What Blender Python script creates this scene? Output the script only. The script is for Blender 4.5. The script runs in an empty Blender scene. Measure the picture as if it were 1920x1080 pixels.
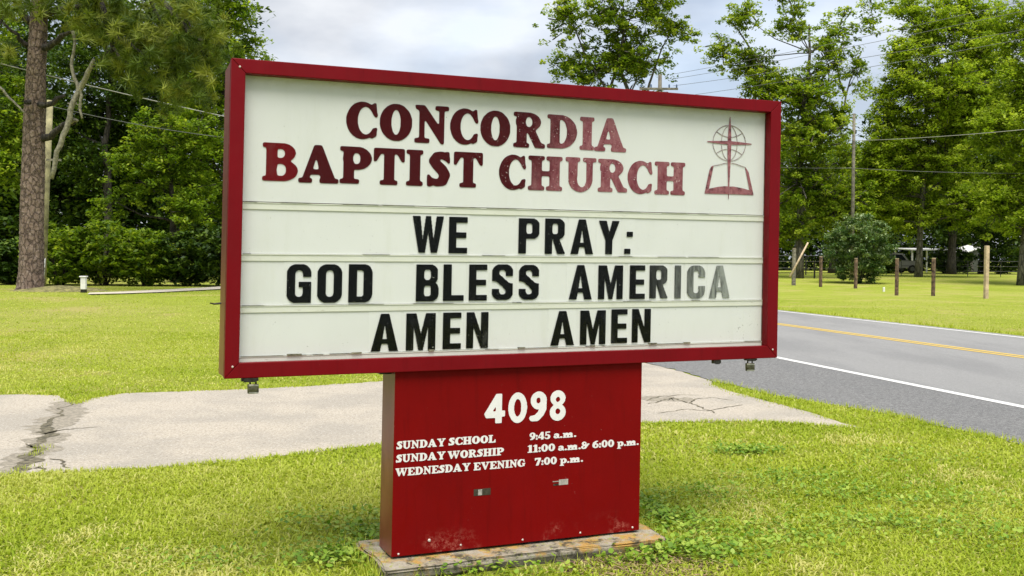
import bpy, bmesh, math, random
import numpy as np
from mathutils import Vector, Matrix, geometry
random.seed(7); RNG=np.random.default_rng(11)
sc=bpy.context.scene; col=sc.collection
rad=math.radians
# ---------------------------------------------------------------- camera
F_PX=1865.0; EYE=np.array([0.,0.,1.60]); PITCH=math.atan(58/F_PX); ROLL=rad(.4)
FW=np.array([0,math.cos(PITCH),-math.sin(PITCH)]); U0=np.array([0,math.sin(PITCH),math.cos(PITCH)]); R0=np.array([1.,0,0])
RT=math.cos(ROLL)*R0+math.sin(ROLL)*U0; UP=-math.sin(ROLL)*R0+math.cos(ROLL)*U0
cd=bpy.data.cameras.new('camera'); cam=bpy.data.objects.new('camera',cd); col.objects.link(cam)
cd.sensor_width=36; cd.lens=F_PX/1920*36; cd.clip_start=.05; cd.clip_end=3000
cam.matrix_world=Matrix(((RT[0],UP[0],-FW[0],EYE[0]),(RT[1],UP[1],-FW[1],EYE[1]),(RT[2],UP[2],-FW[2],EYE[2]),(0,0,0,1)))
sc.camera=cam
# ---------------------------------------------------------------- light
SUN_EL,SUN_AZ=rad(66),rad(172)   # azimuth clockwise from +Y
sd=bpy.data.lights.new('sun','SUN'); so=bpy.data.objects.new('sun',sd); col.objects.link(so)
sd.energy=1.5; sd.angle=rad(40); sd.color=(1,.955,.88)
sv=Vector((math.sin(SUN_AZ)*math.cos(SUN_EL),math.cos(SUN_AZ)*math.cos(SUN_EL),math.sin(SUN_EL)))
so.rotation_euler=sv.to_track_quat('Z','Y').to_euler(); so.location=(0,-5,30)
w=bpy.data.worlds.new('World'); sc.world=w; w.use_nodes=True
nt=w.node_tree; N=nt.nodes; L=nt.links
for n in list(N): N.remove(n)
def nd(nt,t,**k):
    n=nt.nodes.new(t)
    for a,b in k.items():
        if a in('inp',): 
            for i,v in b.items(): n.inputs[i].default_value=v
        else: setattr(n,a,b)
    return n
sky=nd(nt,'ShaderNodeTexSky',sky_type='NISHITA',sun_disc=False,sun_elevation=SUN_EL,sun_rotation=SUN_AZ,air_density=1.0,dust_density=1.2)
tc=nd(nt,'ShaderNodeTexCoord')
mp=nd(nt,'ShaderNodeMapping'); mp.inputs['Scale'].default_value=(1.0,1.0,2.4); mp.inputs['Location'].default_value=(.35,.2,.15)
L.new(tc.outputs['Generated'],mp.inputs['Vector'])
n1=nd(nt,'ShaderNodeTexNoise',inp={'Scale':2.1,'Detail':7,'Roughness':.52,'Distortion':.35}); L.new(mp.outputs[0],n1.inputs['Vector'])
n2=nd(nt,'ShaderNodeTexNoise',inp={'Scale':3.4,'Detail':6,'Roughness':.5}); L.new(mp.outputs[0],n2.inputs['Vector'])
cr=nd(nt,'ShaderNodeValToRGB'); cr.color_ramp.elements[0].position=.34; cr.color_ramp.elements[0].color=(.72,.72,.72,1); cr.color_ramp.elements[1].position=.56; cr.color_ramp.elements[1].color=(1,1,1,1)
L.new(n1.outputs[0],cr.inputs[0])
cc=nd(nt,'ShaderNodeValToRGB')
e=cc.color_ramp.elements; e[0].position=.42; e[0].color=(1.75,1.92,2.22,1); e[1].position=.62; e[1].color=(3.2,3.28,3.42,1)
L.new(n2.outputs[0],cc.inputs[0])
mx=nd(nt,'ShaderNodeMix',data_type='RGBA'); L.new(cr.outputs[0],mx.inputs['Factor']); L.new(sky.outputs[0],mx.inputs['A']); L.new(cc.outputs[0],mx.inputs['B'])
bg=nd(nt,'ShaderNodeBackground',inp={'Strength':.080}); L.new(mx.outputs['Result'],bg.inputs[0])
wo=nd(nt,'ShaderNodeOutputWorld'); L.new(bg.outputs[0],wo.inputs[0])
sc.view_settings.view_transform='Standard'; sc.view_settings.look='None'; sc.view_settings.gamma=1; sc.view_settings.use_curve_mapping=False
sc.view_settings.exposure=1.90
try:
    sc.cycles.max_bounces=8; sc.cycles.transparent_max_bounces=8; sc.cycles.diffuse_bounces=4
except Exception: pass
# ---------------------------------------------------------------- helpers
def tag(o,label=None,cat=None,group=None,kind=None):
    for k,v in(('label',label),('category',cat),('group',group),('kind',kind)):
        if v: o[k]=v
    return o
def empty(name,loc=(0,0,0),rz=0.):
    o=bpy.data.objects.new(name,None); col.objects.link(o); o.location=loc; o.rotation_euler[2]=rz; o.empty_display_size=.2; return o
class MB:
    """collects polygons, optional material index and a per-face tint value"""
    def __init__(s): s.V=[];s.F=[];s.M=[];s.n=0
    def add(s,vs,fs,m=0):
        s.V+= [tuple(v) for v in vs]; s.F+=[tuple(i+s.n for i in f) for f in fs]; s.M+=[m]*len(fs); s.n+=len(vs); return s
    def box(s,x0,x1,y0,y1,z0,z1,m=0,b=0.):
        if b<=0:
            v=[(x,y,z) for z in(z0,z1) for y in(y0,y1) for x in(x0,x1)]
            return s.add(v,[(0,2,3,1),(4,5,7,6),(0,1,5,4),(2,6,7,3),(0,4,6,2),(1,3,7,5)],m)
        bm=bmesh.new(); bmesh.ops.create_cube(bm,size=1)
        bmesh.ops.scale(bm,vec=(x1-x0,y1-y0,z1-z0),verts=bm.verts)
        bmesh.ops.bevel(bm,geom=bm.edges[:],offset=b,segments=2,affect='EDGES',profile=.6)
        bmesh.ops.translate(bm,vec=((x0+x1)/2,(y0+y1)/2,(z0+z1)/2),verts=bm.verts)
        bm.verts.index_update(); s.add([v.co for v in bm.verts],[[v.index for v in f.verts] for f in bm.faces],m); bm.free(); return s
    def tube(s,pts,r,n=8,m=0,cap=True):
        pts=[np.array(p,float) for p in pts]; k=len(pts); r=r if hasattr(r,'__len__') else [r]*k
        base=s.n; ref=None; vs=[]
        for i,p in enumerate(pts):
            t=pts[min(i+1,k-1)]-pts[max(i-1,0)]; t=t/(np.linalg.norm(t)+1e-9)
            if ref is None:
                ref=np.cross(t,[0,0,1.] if abs(t[2])<.9 else [1.,0,0])
            a=ref-t*np.dot(ref,t); a/=np.linalg.norm(a)+1e-9; ref=a; b=np.cross(t,a)
            for j in range(n):
                q=2*math.pi*j/n; vs.append(p+r[i]*(math.cos(q)*a+math.sin(q)*b))
        fs=[(i*n+j,i*n+(j+1)%n,(i+1)*n+(j+1)%n,(i+1)*n+j) for i in range(k-1) for j in range(n)]
        if cap: fs+=[tuple(range(n))[::-1],tuple((k-1)*n+j for j in range(n))]
        return s.add(vs,fs,m)
    def build(s,name,mat,parent=None,smooth=False,tf=None):
        me=bpy.data.meshes.new(name); V=s.V if tf is None else [tf(v) for v in s.V]
        me.from_pydata(V,[],s.F); me.validate()
        for mm in(mat if isinstance(mat,(list,tuple)) else [mat]): me.materials.append(mm)
        if len(me.polygons)==len(s.M): me.polygons.foreach_set('material_index',s.M)
        if smooth: me.polygons.foreach_set('use_smooth',[True]*len(me.polygons))
        o=bpy.data.objects.new(name,me); col.objects.link(o); o.parent=parent; return o
def npmesh(name,V,Fv,k,mat,parent=None,tint=None,smooth=False):
    """V (n,3) array, Fv flat vertex indices, k verts per face (int) ; tint per vertex"""
    me=bpy.data.meshes.new(name); nf=len(Fv)//k
    me.vertices.add(len(V)); me.vertices.foreach_set('co',np.asarray(V,np.float32).ravel())
    me.loops.add(len(Fv)); me.loops.foreach_set('vertex_index',np.asarray(Fv,np.int32))
    me.polygons.add(nf); me.polygons.foreach_set('loop_start',np.arange(0,len(Fv),k,dtype=np.int32))
    if tint is not None:
        a=me.attributes.new('tint','FLOAT','POINT'); a.data.foreach_set('value',np.asarray(tint,np.float32))
    if smooth: me.polygons.foreach_set('use_smooth',np.ones(nf,bool))
    me.update(calc_edges=True); me.materials.append(mat)
    o=bpy.data.objects.new(name,me); col.objects.link(o); o.parent=parent; return o
# the lie of the land: level by the road, a low rise on the left and far right
def sst(x,a,b): t=np.clip((x-a)/(b-a),0,1); return t*t*(3-2*t)
def GZ(x,y):
    a=x+.245*y
    return .45*sst(y,14,29)*(1-sst(a,0.,4.5))+.43*sst(y,46,75)*sst(a,17,22)
def ray(px,py): return FW+RT*(px-960)/F_PX-UP*(py-540)/F_PX
def PT(px,py,Y): d=ray(px,py); return EYE+d*(Y/d[1])          # point on an image pixel's camera ray at distance Y
def GP(px,py,dz=0.):                                             # where an image pixel's camera ray meets the ground
    d=ray(px,py); t=3.
    for _ in range(4000):
        p=EYE+d*t
        if p[2]<=GZ(p[0],p[1])+dz: break
        t*=1.0012
    return np.array([p[0],p[1],GZ(p[0],p[1])+dz])
def vnoise(x,y,s,seed):
    r=np.random.default_rng(seed); T=r.random((256,256)); x=np.asarray(x)/s; y=np.asarray(y)/s
    xi=np.floor(x).astype(int); yi=np.floor(y).astype(int); fx=x-xi; fy=y-yi; fx=fx*fx*(3-2*fx); fy=fy*fy*(3-2*fy)
    g=lambda i,j:T[i%256,j%256]
    return (g(xi,yi)*(1-fx)+g(xi+1,yi)*fx)*(1-fy)+(g(xi,yi+1)*(1-fx)+g(xi+1,yi+1)*fx)*fy
# ---------------------------------------------------------------- materials
def mat(name):
    m=bpy.data.materials.new(name); m.use_nodes=True; t=m.node_tree; b=t.nodes['Principled BSDF']; return m,t,b
def ramp(t,fac,stops):
    r=nd(t,'ShaderNodeValToRGB'); e=r.color_ramp.elements
    while len(e)<len(stops): e.new(.5)
    for k,(p,c) in enumerate(stops): e[k].position=p; e[k].color=(*c,1) if len(c)==3 else c
    t.links.new(fac,r.inputs[0]); return r.outputs[0]
def noise(t,scale,detail=4,rough=.5,vec=None,dist=0.,out=0):
    n=nd(t,'ShaderNodeTexNoise',inp={'Scale':scale,'Detail':detail,'Roughness':rough,'Distortion':dist})
    if vec is not None: t.links.new(vec,n.inputs['Vector'])
    return n.outputs[out]
def vor(t,scale,vec=None,feature='F1',out='Distance',rnd=1.):
    n=nd(t,'ShaderNodeTexVoronoi',feature=feature,inp={'Scale':scale,'Randomness':rnd})
    if vec is not None: t.links.new(vec,n.inputs['Vector'])
    return n.outputs[out]
def mixc(t,f,a,b,mode='MIX'):
    m=nd(t,'ShaderNodeMix',data_type='RGBA',blend_type=mode)
    for i,v in(('Factor',f),('A',a),('B',b)):
        if hasattr(v,'links') or hasattr(v,'is_linked'): t.links.new(v,m.inputs[i])
        elif i=='Factor': m.inputs[i].default_value=v
        else: m.inputs[i].default_value=(*v,1)
    return m.outputs['Result']
def mth(t,op,a,b=0.,c=None,clamp=False):
    m=nd(t,'ShaderNodeMath',operation=op,use_clamp=clamp)
    for i,v in enumerate((a,b,c)):
        if v is None: continue
        if hasattr(v,'is_linked'): t.links.new(v,m.inputs[i])
        else: m.inputs[i].default_value=v
    return m.outputs[0]
def mrange(t,v,a,b,c=0.,d=1.):
    m=nd(t,'ShaderNodeMapRange',interpolation_type='SMOOTHSTEP'); t.links.new(v,m.inputs[0])
    for i,x in enumerate((a,b,c,d)): m.inputs[i+1].default_value=x
    return m.outputs[0]
def pos(t): return nd(t,'ShaderNodeNewGeometry').outputs['Position']
def obc(t,ob=None):
    n=nd(t,'ShaderNodeTexCoord'); n.object=ob; return n.outputs['Object']
def scl(t,v,s):
    m=nd(t,'ShaderNodeMapping'); m.inputs['Scale'].default_value=s; t.links.new(v,m.inputs['Vector']); return m.outputs[0]
def bump(t,b,h,strength=.5,dist=.01):
    n=nd(t,'ShaderNodeBump',inp={'Strength':strength,'Distance':dist}); t.links.new(h,n.inputs['Height']); t.links.new(n.outputs[0],b.inputs['Normal'])
def simple(name,c,rough=.6,metal=0.,var=.12,scale=8.,bmp=0.):
    m,t,b=mat(name); v=pos(t); n=noise(t,scale,5,.6,v)
    t.links.new(ramp(t,n,[(.3,tuple(x*(1-var*2) for x in c)),(.7,tuple(min(1,x*(1+var)) for x in c))]),b.inputs['Base Color'])
    b.inputs['Roughness'].default_value=rough; b.inputs['Metallic'].default_value=metal
    if bmp: bump(t,b,noise(t,scale*6,4,.6,v),bmp,.01)
    return m
def leafmat(name,dark,mid,light,trans=.35,rough=.5,gloss=.25):
    m,t,b=mat(name); a=nd(t,'ShaderNodeAttribute',attribute_name='tint').outputs['Fac']
    c=ramp(t,a,[(0.,dark),(.5,mid),(1.,light)])
    b.inputs['Roughness'].default_value=rough; b.inputs['Specular IOR Level'].default_value=gloss; t.links.new(c,b.inputs['Base Color'])
    tr=nd(t,'ShaderNodeBsdfTranslucent'); tc_=mixc(t,1.,c,(1.0,1.0,.45),'MULTIPLY'); t.links.new(tc_,tr.inputs[0])
    ms=nd(t,'ShaderNodeMixShader',inp={0:trans}); t.links.new(b.outputs[0],ms.inputs[1]); t.links.new(tr.outputs[0],ms.inputs[2])
    t.links.new(ms.outputs[0],t.nodes['Material Output'].inputs[0]); return m
M={}
# grass-covered soil
m,t,b=mat('lawn_ground'); v=pos(t)
big=noise(t,.16,4,.55,v); med=noise(t,1.3,5,.6,v); fine=noise(t,38,4,.7,scl(t,v,(1,1,1))); vf=noise(t,190,3,.7,v)
c=ramp(t,big,[(.34,(.29,.36,.035)),(.52,(.37,.42,.060)),(.68,(.46,.44,.13))])
c=mixc(t,mrange(t,med,.45,.72,0,.45),c,(.25,.33,.025))
c=mixc(t,mrange(t,fine,.42,.66,0,.75),c,(.10,.115,.018)); c=mixc(t,mrange(t,vf,.52,.72,0,.5),c,(.44,.46,.13))
sp=noise(t,.55,3,.5,v); c=mixc(t,mrange(t,sp,.54,.68,0,.6),c,(.42,.36,.13))
t.links.new(c,b.inputs['Base Color']); b.inputs['Roughness'].default_value=.95; b.inputs['Specular IOR Level'].default_value=.1
bump(t,b,mth(t,'ADD',fine,vf),.8,.03); M['lawn']=m
# asphalt
m,t,b=mat('asphalt'); v=pos(t); st=vor(t,95,v,out='Color'); n=noise(t,60,6,.75,v); bn=noise(t,.7,4,.6,scl(t,v,(1,.25,1)))
c=ramp(t,n,[(.34,(.06,.06,.058)),(.5,(.155,.154,.151)),(.68,(.33,.325,.315))])
g2=noise(t,20,4,.8,v); c=mixc(t,mrange(t,g2,.50,.66,0,.5),c,(.30,.30,.292)); c=mixc(t,mrange(t,g2,.50,.36,0,.55),c,(.06,.06,.06)); sepn=nd(t,'ShaderNodeSeparateXYZ'); t.links.new(v,sepn.inputs[0]); lane=mth(t,'ADD',sepn.outputs[0],mth(t,'MULTIPLY',sepn.outputs[1],.245))
c=mixc(t,mrange(t,lane,8.0,8.5,0,.6),c,(.30,.298,.292)); c=mixc(t,mrange(t,bn,.40,.66,0,.35),c,(.12,.122,.125))
c=mixc(t,mrange(t,noise(t,120,2,.6,v),.60,.70,0,.7),c,(.42,.42,.41))
t.links.new(c,b.inputs['Base Color']); b.inputs['Roughness'].default_value=.85; bump(t,b,mth(t,'ADD',n,noise(t,180,3,.7,v)),.7,.012); M['asphalt']=m
# old concrete drive
m,t,b=mat('driveway_concrete'); v=pos(t); n=noise(t,46,6,.75,v); bn=noise(t,.9,5,.6,v); sp=noise(t,42,4,.85,v)
c=ramp(t,n,[(.32,(.22,.20,.155)),(.5,(.40,.352,.285)),(.7,(.50,.45,.37))])
c=mixc(t,mrange(t,bn,.40,.62,0,.55),c,(.26,.24,.205)); c=mixc(t,mrange(t,sp,.56,.66,0,.7),c,(.66,.63,.58)); c=mixc(t,mrange(t,noise(t,38,3,.7,v),.58,.66,0,.7),c,(.14,.125,.11))
ck=vor(t,.55,nd(t,'ShaderNodeMix',data_type='VECTOR').outputs[1] if 0 else scl(t,mixc(t,.12,v,noise(t,1.6,5,.7,v,out=1)),(1,1,1)),'DISTANCE_TO_EDGE')
t.links.new(c,b.inputs['Base Color']); b.inputs['Roughness'].default_value=.9; bump(t,b,mth(t,'ADD',n,sp),.6,.01); M['drive']=m
M['crack']=simple('crack_debris',(.16,.14,.09),.95,0,.48,22,.8)
M['seam']=simple('crumbled_concrete',(.31,.275,.215),.95,0,.25,30,.8)
M['pathc']=simple('pale_path',(.50,.45,.36),.9,0,.1,3)
# paints
def linepaint(name,c,under):
    m,t,b=mat(name); v=pos(t); n=noise(t,50,6,.8,v)
    t.links.new(mixc(t,mrange(t,n,.46,.62,0,.85),c,under),b.inputs['Base Color']); b.inputs['Roughness'].default_value=.75; return m
M['wline']=linepaint('white_line_paint',(.66,.66,.63),(.3,.3,.3)); M['yline']=linepaint('yellow_line_paint',(.68,.45,.04),(.3,.25,.12))
# ---------------------------------------------------------------- ground, road, driveway
xs=np.concatenate([[-900,-400,-200,-110],np.arange(-70,71,1.25),[110,200,400,900]]); ys=np.concatenate([[-200,-60,-20],np.arange(-6,112,1.25),[130,200,400,1500]])
X,Y=np.meshgrid(xs,ys); V=np.stack([X,Y,GZ(X,Y)],-1).reshape(-1,3); nx=len(xs); ny=len(ys)
I=(np.arange(ny-1)[:,None]*nx+np.arange(nx-1)[None]).ravel()
npmesh('ground',V,np.stack([I,I+1,I+nx+1,I+nx],1).ravel(),4,M['lawn'],smooth=True)
tag(bpy.data.objects['ground'],'grassy ground of the churchyard and verges reaching the woods',None,None,'structure')
def jag(P,step,amp,rs):
    r=random.Random(rs); out=[]
    for i in range(len(P)):
        a,b=np.array(P[i][:2]),np.array(P[(i+1)%len(P)][:2]); d=b-a; l=np.linalg.norm(d); n=max(1,int(l/step)) if l<14 else 1
        nn=np.array([-d[1],d[0]])/(l+1e-9)
        for k in range(n):
            q=a+d*k/n
            if n>1: q=q+nn*r.gauss(0,amp)
            out.append(q)
    return out
def sheet(name,P,z,m,parent=None,thick=0.):
    tri=geometry.tessellate_polygon([[Vector((p[0],p[1],0)) for p in P]])
    V=[(p[0],p[1],GZ(p[0],p[1])+z) for p in P]; F=[]
    for a in tri:
        A,B,C_=[V[i] for i in a]; F.append(tuple(a) if (B[0]-A[0])*(C_[1]-A[1])-(B[1]-A[1])*(C_[0]-A[0])>0 else tuple(a)[::-1])
    mb=MB(); mb.add(V,F); return mb.build(name,m,parent)
def ra(a,y): return np.array([a-.245*y,y])
near=[(1920,835.6),(1872,823),(1790,806),(1730,791),(1648,774),(1546,758),(1444,742),(1391,727),(1334,715),(1261,693),(1208,680)]
nearw=[GP(*p)[:2] for p in near]; a_near=nearw[-1][0]+.245*nearw[-1][1]; a0=nearw[0][0]+.245*nearw[0][1]
A_FAR=15.95
roadP=jag([ra(a0+.05,-25)]+nearw+[ra(a_near-.1,40),ra(a_near-.1,230),ra(A_FAR,230),ra(A_FAR,-25)],.16,.022,3)
road=sheet('road',roadP,.008,M['asphalt']); tag(road,'grey two lane asphalt road passing behind the sign',None,None,'structure')
def stripe(name,a,wd,m,y0=-20,y1=225):
    mb=MB(); mb.add([(a-wd-.245*y0,y0,.013),(a+wd-.245*y0,y0,.013),(a+wd-.245*y1,y1,.013),(a-wd-.245*y1,y1,.013)],[(0,1,2,3)]); return mb.build(name,m,road)
stripe('edge_line',8.206,.075,M['wline']); stripe('edge_line',15.58,.075,M['wline']); stripe('centre_line',12.36,.055,M['yline']); stripe('centre_line',12.57,.055,M['yline'])
up=[(-260,752),(0,741),(60,740),(112,742),(128,753),(145,758),(170,748),(230,738),(350,734),(470,730),(590,724),(714,715)]
lo=[(1620,803),(1583,801),(1485,795),(1424,791.6),(1355,791),(1200,794),(960,805),(712,834),(480,861),(270,881),(90,888),(0,893),(-260,915)]
rt=[(1567,789),(1526,776),(1465,760),(1383,738),(1334,721)]
upw=[GP(*p)[:2] for p in up]; low=[GP(*p)[:2] for p in lo]; rtw=[GP(*p)[:2] for p in rt]
drP=jag(upw+[upw[-1]+np.array([2.2,1.6]),ra(a_near-.12,24),ra(a_near-.03,18.2)]+[p+np.array([.0,-.02]) for p in nearw[::-1][:3]]+rtw[::-1]+low,.14,.018,5)
drive=sheet('driveway',drP,.004,M['drive']); tag(drive,'cracked pale concrete driveway crossing behind the sign to the road',None,None,'structure')
def crack(pts,ws,seed,z=.0075,m='crack'):
    r=random.Random(seed); Lf=[];Rg=[]
    P=[GP(*p)[:2] for p in pts]; Q=[];W=[]
    for i in range(len(P)-1):
        n=max(2,int(np.linalg.norm(P[i+1]-P[i])/.025))
        for k in range(n): Q.append(P[i]+(P[i+1]-P[i])*k/n); W.append((ws[i]+(ws[i+1]-ws[i])*k/n))
    Q.append(P[-1]);W.append(.002); Q=np.array(Q); D_=np.gradient(Q,axis=0); D_/=np.linalg.norm(D_,axis=1)[:,None]+1e-9; NN=np.stack([-D_[:,1],D_[:,0]],1)
    u_=np.arange(len(Q))*.025; wob=(vnoise(u_,u_*0+seed,.16,seed)-.5)*.13*min(1,max(ws)/.05)+(vnoise(u_,u_*0+seed,.05,seed+1)-.5)*.035
    wa=.15+.8*vnoise(u_,u_*0+3+seed,.09,seed+2); wb=.15+.8*vnoise(u_,u_*0+9+seed,.09,seed+3)
    for i in range(len(Q)):
        c_=Q[i]+NN[i]*wob[i]; Lf.append(c_+NN[i]*W[i]*(wa[i]+.08*r.random())); Rg.append(c_-NN[i]*W[i]*(wb[i]+.08*r.random()))
    Q=list(Q)
    mb=MB(); k=len(Q); mb.add([(p[0],p[1],z) for p in Lf+Rg],[(i,k+i,k+i+1,i+1) for i in range(k-1)]); return mb.build('crack' if m=='crack' else 'crumbled_seam',M[m],drive)
crack([(28,892),(48,868),(66,850),(72,832),(86,812),(98,790),(118,770),(132,754)],[.06,.10,.10,.07,.10,.035,.02,.02],1)
crack([(22,894),(48,868),(68,848),(76,830),(92,808),(108,786),(128,766),(142,752)],[.16,.2,.22,.22,.26,.30,.28,.2],31,.0055,'seam')
crack([(84,816),(110,808),(150,804),(190,801)],[.03,.018,.012,.008],2)
crack([(62,880),(76,876),(84,888)],[.03,.02,.02],3); crack([(92,862),(112,864),(124,880)],[.015,.02,.01],4)
crack([(68,848),(56,840),(40,834)],[.03,.02,.01],14)
crack([(1212,752),(1240,744),(1285,741),(1315,742)],[.012,.02,.012,.008],5); crack([(1290,757),(1310,748),(1332,746),(1374,752)],[.012,.018,.012,.008],6)
crack([(1206,745),(1230,748),(1262,750),(1300,748)],[.1,.34,.30,.08],32,.0055,'seam')
crack([(1218,758),(1262,748),(1300,760),(1340,776)],[.012,.02,.02,.01],7); crack([(1326,772),(1350,766),(1395,760)],[.012,.015,.008],8); crack([(1236,776),(1290,768),(1330,772)],[.01,.014,.008],9)
pp=[(164,551.5),(230,550),(300,547.5),(370,544),(440,540.5),(520,536),(520,531),(440,535.5),(370,539.6),(300,543),(230,546.4),(168,548.5)]
mb=MB(); PW=[GP(*p,.03) for p in pp]; k=len(PW)//2
mb.add([tuple(p) for p in PW],[(i,i+1,2*k-2-i,2*k-1-i) for i in range(k-1)]); pth=mb.build('footpath',M['pathc']); tag(pth,'thin pale concrete path on the far side of the left lawn',None,None,'structure')
pth.data.materials[0]=M['pathc']
# ---------------------------------------------------------------- grass
def inpoly(x,y,P):
    c=np.zeros(x.shape,bool);k=len(P)
    for i in range(k):
        (x1,y1),(x2,y2)=P[i][:2],P[(i+1)%k][:2]
        if y1==y2: continue
        c^=((y1>y)!=(y2>y))&(x<(x2-x1)*(y-y1)/(y2-y1)+x1)
    return c
drO=upw+[upw[-1]+np.array([2.2,1.6]),ra(a_near-.12,24),ra(a_near-.03,18.2)]+nearw[::-1][:3]+rtw[::-1]+low
rdO=[ra(a0+.05,-25)]+nearw+[ra(a_near-.1,40),ra(a_near-.1,230),ra(A_FAR,230),ra(A_FAR,-25)]
SA=.3864985; SO=np.array([-1.35501527,4.67758512])
def slabloc(x,y):
    dx,dy=x-SO[0],y-SO[1]; return dx*math.cos(SA)+dy*math.sin(SA),-dx*math.sin(SA)+dy*math.cos(SA)
def field(y0,y1,dens,hl,wd,seed,xl=None,flat=.55,bias=0.,far=0):
    r=np.random.default_rng(seed)
    hw=lambda y:y*.56+.35
    n=int(dens*(hw(y0)+hw(y1))*(y1-y0)); y=np.sqrt(r.random(n)*(y1**2-y0**2)+y0**2); x=(r.random(n)*2-1)*hw(y)
    k=~inpoly(x,y,drO)&~inpoly(x,y,rdO); sx,sy=slabloc(x,y); k&=~((sx>.70)&(sx<2.42)&(sy>-.22)&(sy<.43))
    bare=np.exp(-(((sx-2.42)/.22)**2+((sy+.30)/.13)**2)); k&=r.random(n)>bare*.93
    thin=vnoise(x,y,.35,seed+5); k&=r.random(n)>(thin-.62).clip(0)*1.6
    if far: k&=r.random(n)>((y-y0)/(y1-y0))**.6
    k&=~inpoly(x,y,PW)
    x,y=x[k],y[k]; n=len(x); z=GZ(x,y)
    pn=vnoise(x,y,1.3,21)*.35+vnoise(x,y,.33,22)*.3+vnoise(x,y,3.7,23)*.35
    h=hl*(.55+.75*r.random(n))*(.75+.5*pn); an=r.random(n)*2*math.pi; ln=h*(.25+flat*1.5*r.random(n)); wdt=wd*(.7+.6*r.random(n))
    dx,dy=np.cos(an),np.sin(an); tw=r.normal(0,.5,n); px,py=-np.sin(an+tw),np.cos(an+tw)
    V=np.zeros((n,5,3),np.float32)
    V[:,0]=np.stack([x-px*wdt/2,y-py*wdt/2,z],1); V[:,1]=np.stack([x+px*wdt/2,y+py*wdt/2,z],1)
    mx_,my_=x+dx*ln*.4,y+dy*ln*.4
    V[:,2]=np.stack([mx_+px*wdt*.42,my_+py*wdt*.42,z+h*.7],1); V[:,3]=np.stack([mx_-px*wdt*.42,my_-py*wdt*.42,z+h*.7],1)
    V[:,4]=np.stack([x+dx*ln*1.15,y+dy*ln*1.15,z+h*(.95-.35*r.random(n))],1)
    b=np.arange(n)[:,None]*5; Fi=np.concatenate([b+[0,1,2],b+[0,2,3],b+[3,2,4]],1).ravel()
    right=sst(x-.12*y,-.6,1.6)
    ti=(.30+.48*pn+r.normal(0,.13,n)+(vnoise(x,y,.9,31)-.5)*.45-.10*right+bias).clip(0,1); pale=np.exp(-(((x+6.2)/2.6)**2+((y-21)/3.2)**2))*.8; dry=pale*.35+((vnoise(x,y,.8,77)*.6+vnoise(x,y,.22,78)*.4)-.56).clip(0,1)*3.2; ti=np.where(r.random(n)<.05+dry*.8,.98,ti*.90)
    return V.reshape(-1,3),Fi,np.repeat(ti,5)
def merge(parts):
    Vs,Fs,Ts=[],[],[];o=0
    for V,Fi,T in parts: Vs.append(V);Fs.append(Fi+o);Ts.append(T);o+=len(V)
    return np.concatenate(Vs),np.concatenate(Fs),np.concatenate(Ts)
M['grass']=leafmat('grass_blade',(.20,.30,.016),(.42,.50,.050),(.62,.60,.21),.45,.6,.12)
V,Fi,T=merge([field(4.2,7.4,4300,.029,.0092,1,flat=1.1),field(7.4,11.5,2100,.030,.012,2,flat=1.1),field(11.5,19,900,.024,.012,3,flat=1.2),field(19,42,190,.024,.015,4,flat=1.6,far=1)])
g=npmesh('lawn_grass',V,Fi,3,M['grass'],tint=T); tag(g,'short yellow-green lawn grass round the sign and beyond the driveway','grass',None,'stuff')
# tufts overhanging the drive, road and slab edges
def along(P,dens,hl,seed,spread=.05,wd=.008,out=0.):
    r=np.random.default_rng(seed); xs_,ys_=[],[]
    for a,b in zip(P[:-1],P[1:]):
        a,b=np.array(a[:2]),np.array(b[:2]); l=np.linalg.norm(b-a); n=int(l*dens)
        if n<1: continue
        t_=r.random(n)[:,None]; q=a+(b-a)*t_+r.normal(0,spread,(n,2)); xs_.append(q[:,0]);ys_.append(q[:,1])
    x=np.concatenate(xs_);y=np.concatenate(ys_); n=len(x); cl=vnoise(x,y,.22,seed); k=r.random(n)<cl*1.3; x,y=x[k],y[k];n=len(x)
    h=hl*(.5+r.random(n)); an=r.random(n)*2*math.pi; dx,dy=np.cos(an),np.sin(an); V=np.zeros((n,3,3),np.float32); z=GZ(x,y)
    V[:,0]=np.stack([x-dy*wd/2,y+dx*wd/2,z],1);V[:,1]=np.stack([x+dy*wd/2,y-dx*wd/2,z],1);V[:,2]=np.stack([x+dx*h*.6,y+dy*h*.6,z+h],1)
    return V.reshape(-1,3),np.arange(3*n),np.repeat((.4+.3*r.random(n)).clip(0,1),3)
c0,s0=math.cos(SA),math.sin(SA)
def SL(x,y): return SO+np.array([x*c0-y*s0,x*s0+y*c0])
V,Fi,T=merge([along(low,420,.032,41,.03),along(upw[2:],300,.035,42,.04,.012),along([GP(62,856)[:2],GP(84,838)[:2]],900,.03,49,.04),along([GP(20,893)[:2],GP(60,876)[:2]],500,.03,50,.05),along(nearw[:9],340,.045,43,.05,.010),along(rtw,300,.035,44,.06,.010),
  along([SL(.72,-.18),SL(1.4,-.20),SL(2.3,-.19)],200,.05,45,.03,.006),along([SL(.70,-.16),SL(.70,.45)],500,.08,46,.04,.007),along([SL(2.38,.4),SL(2.40,-.05)],400,.06,47,.05,.007),
  along([ra(16.1,y) for y in(5,15,25,40)],120,.09,48,.10,.02)])
g=npmesh('edge_grass',V,Fi,3,M['grass'],tint=T); tag(g,'longer grass tufts fringing the driveway, road and sign base','grass',None,'stuff')
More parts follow.
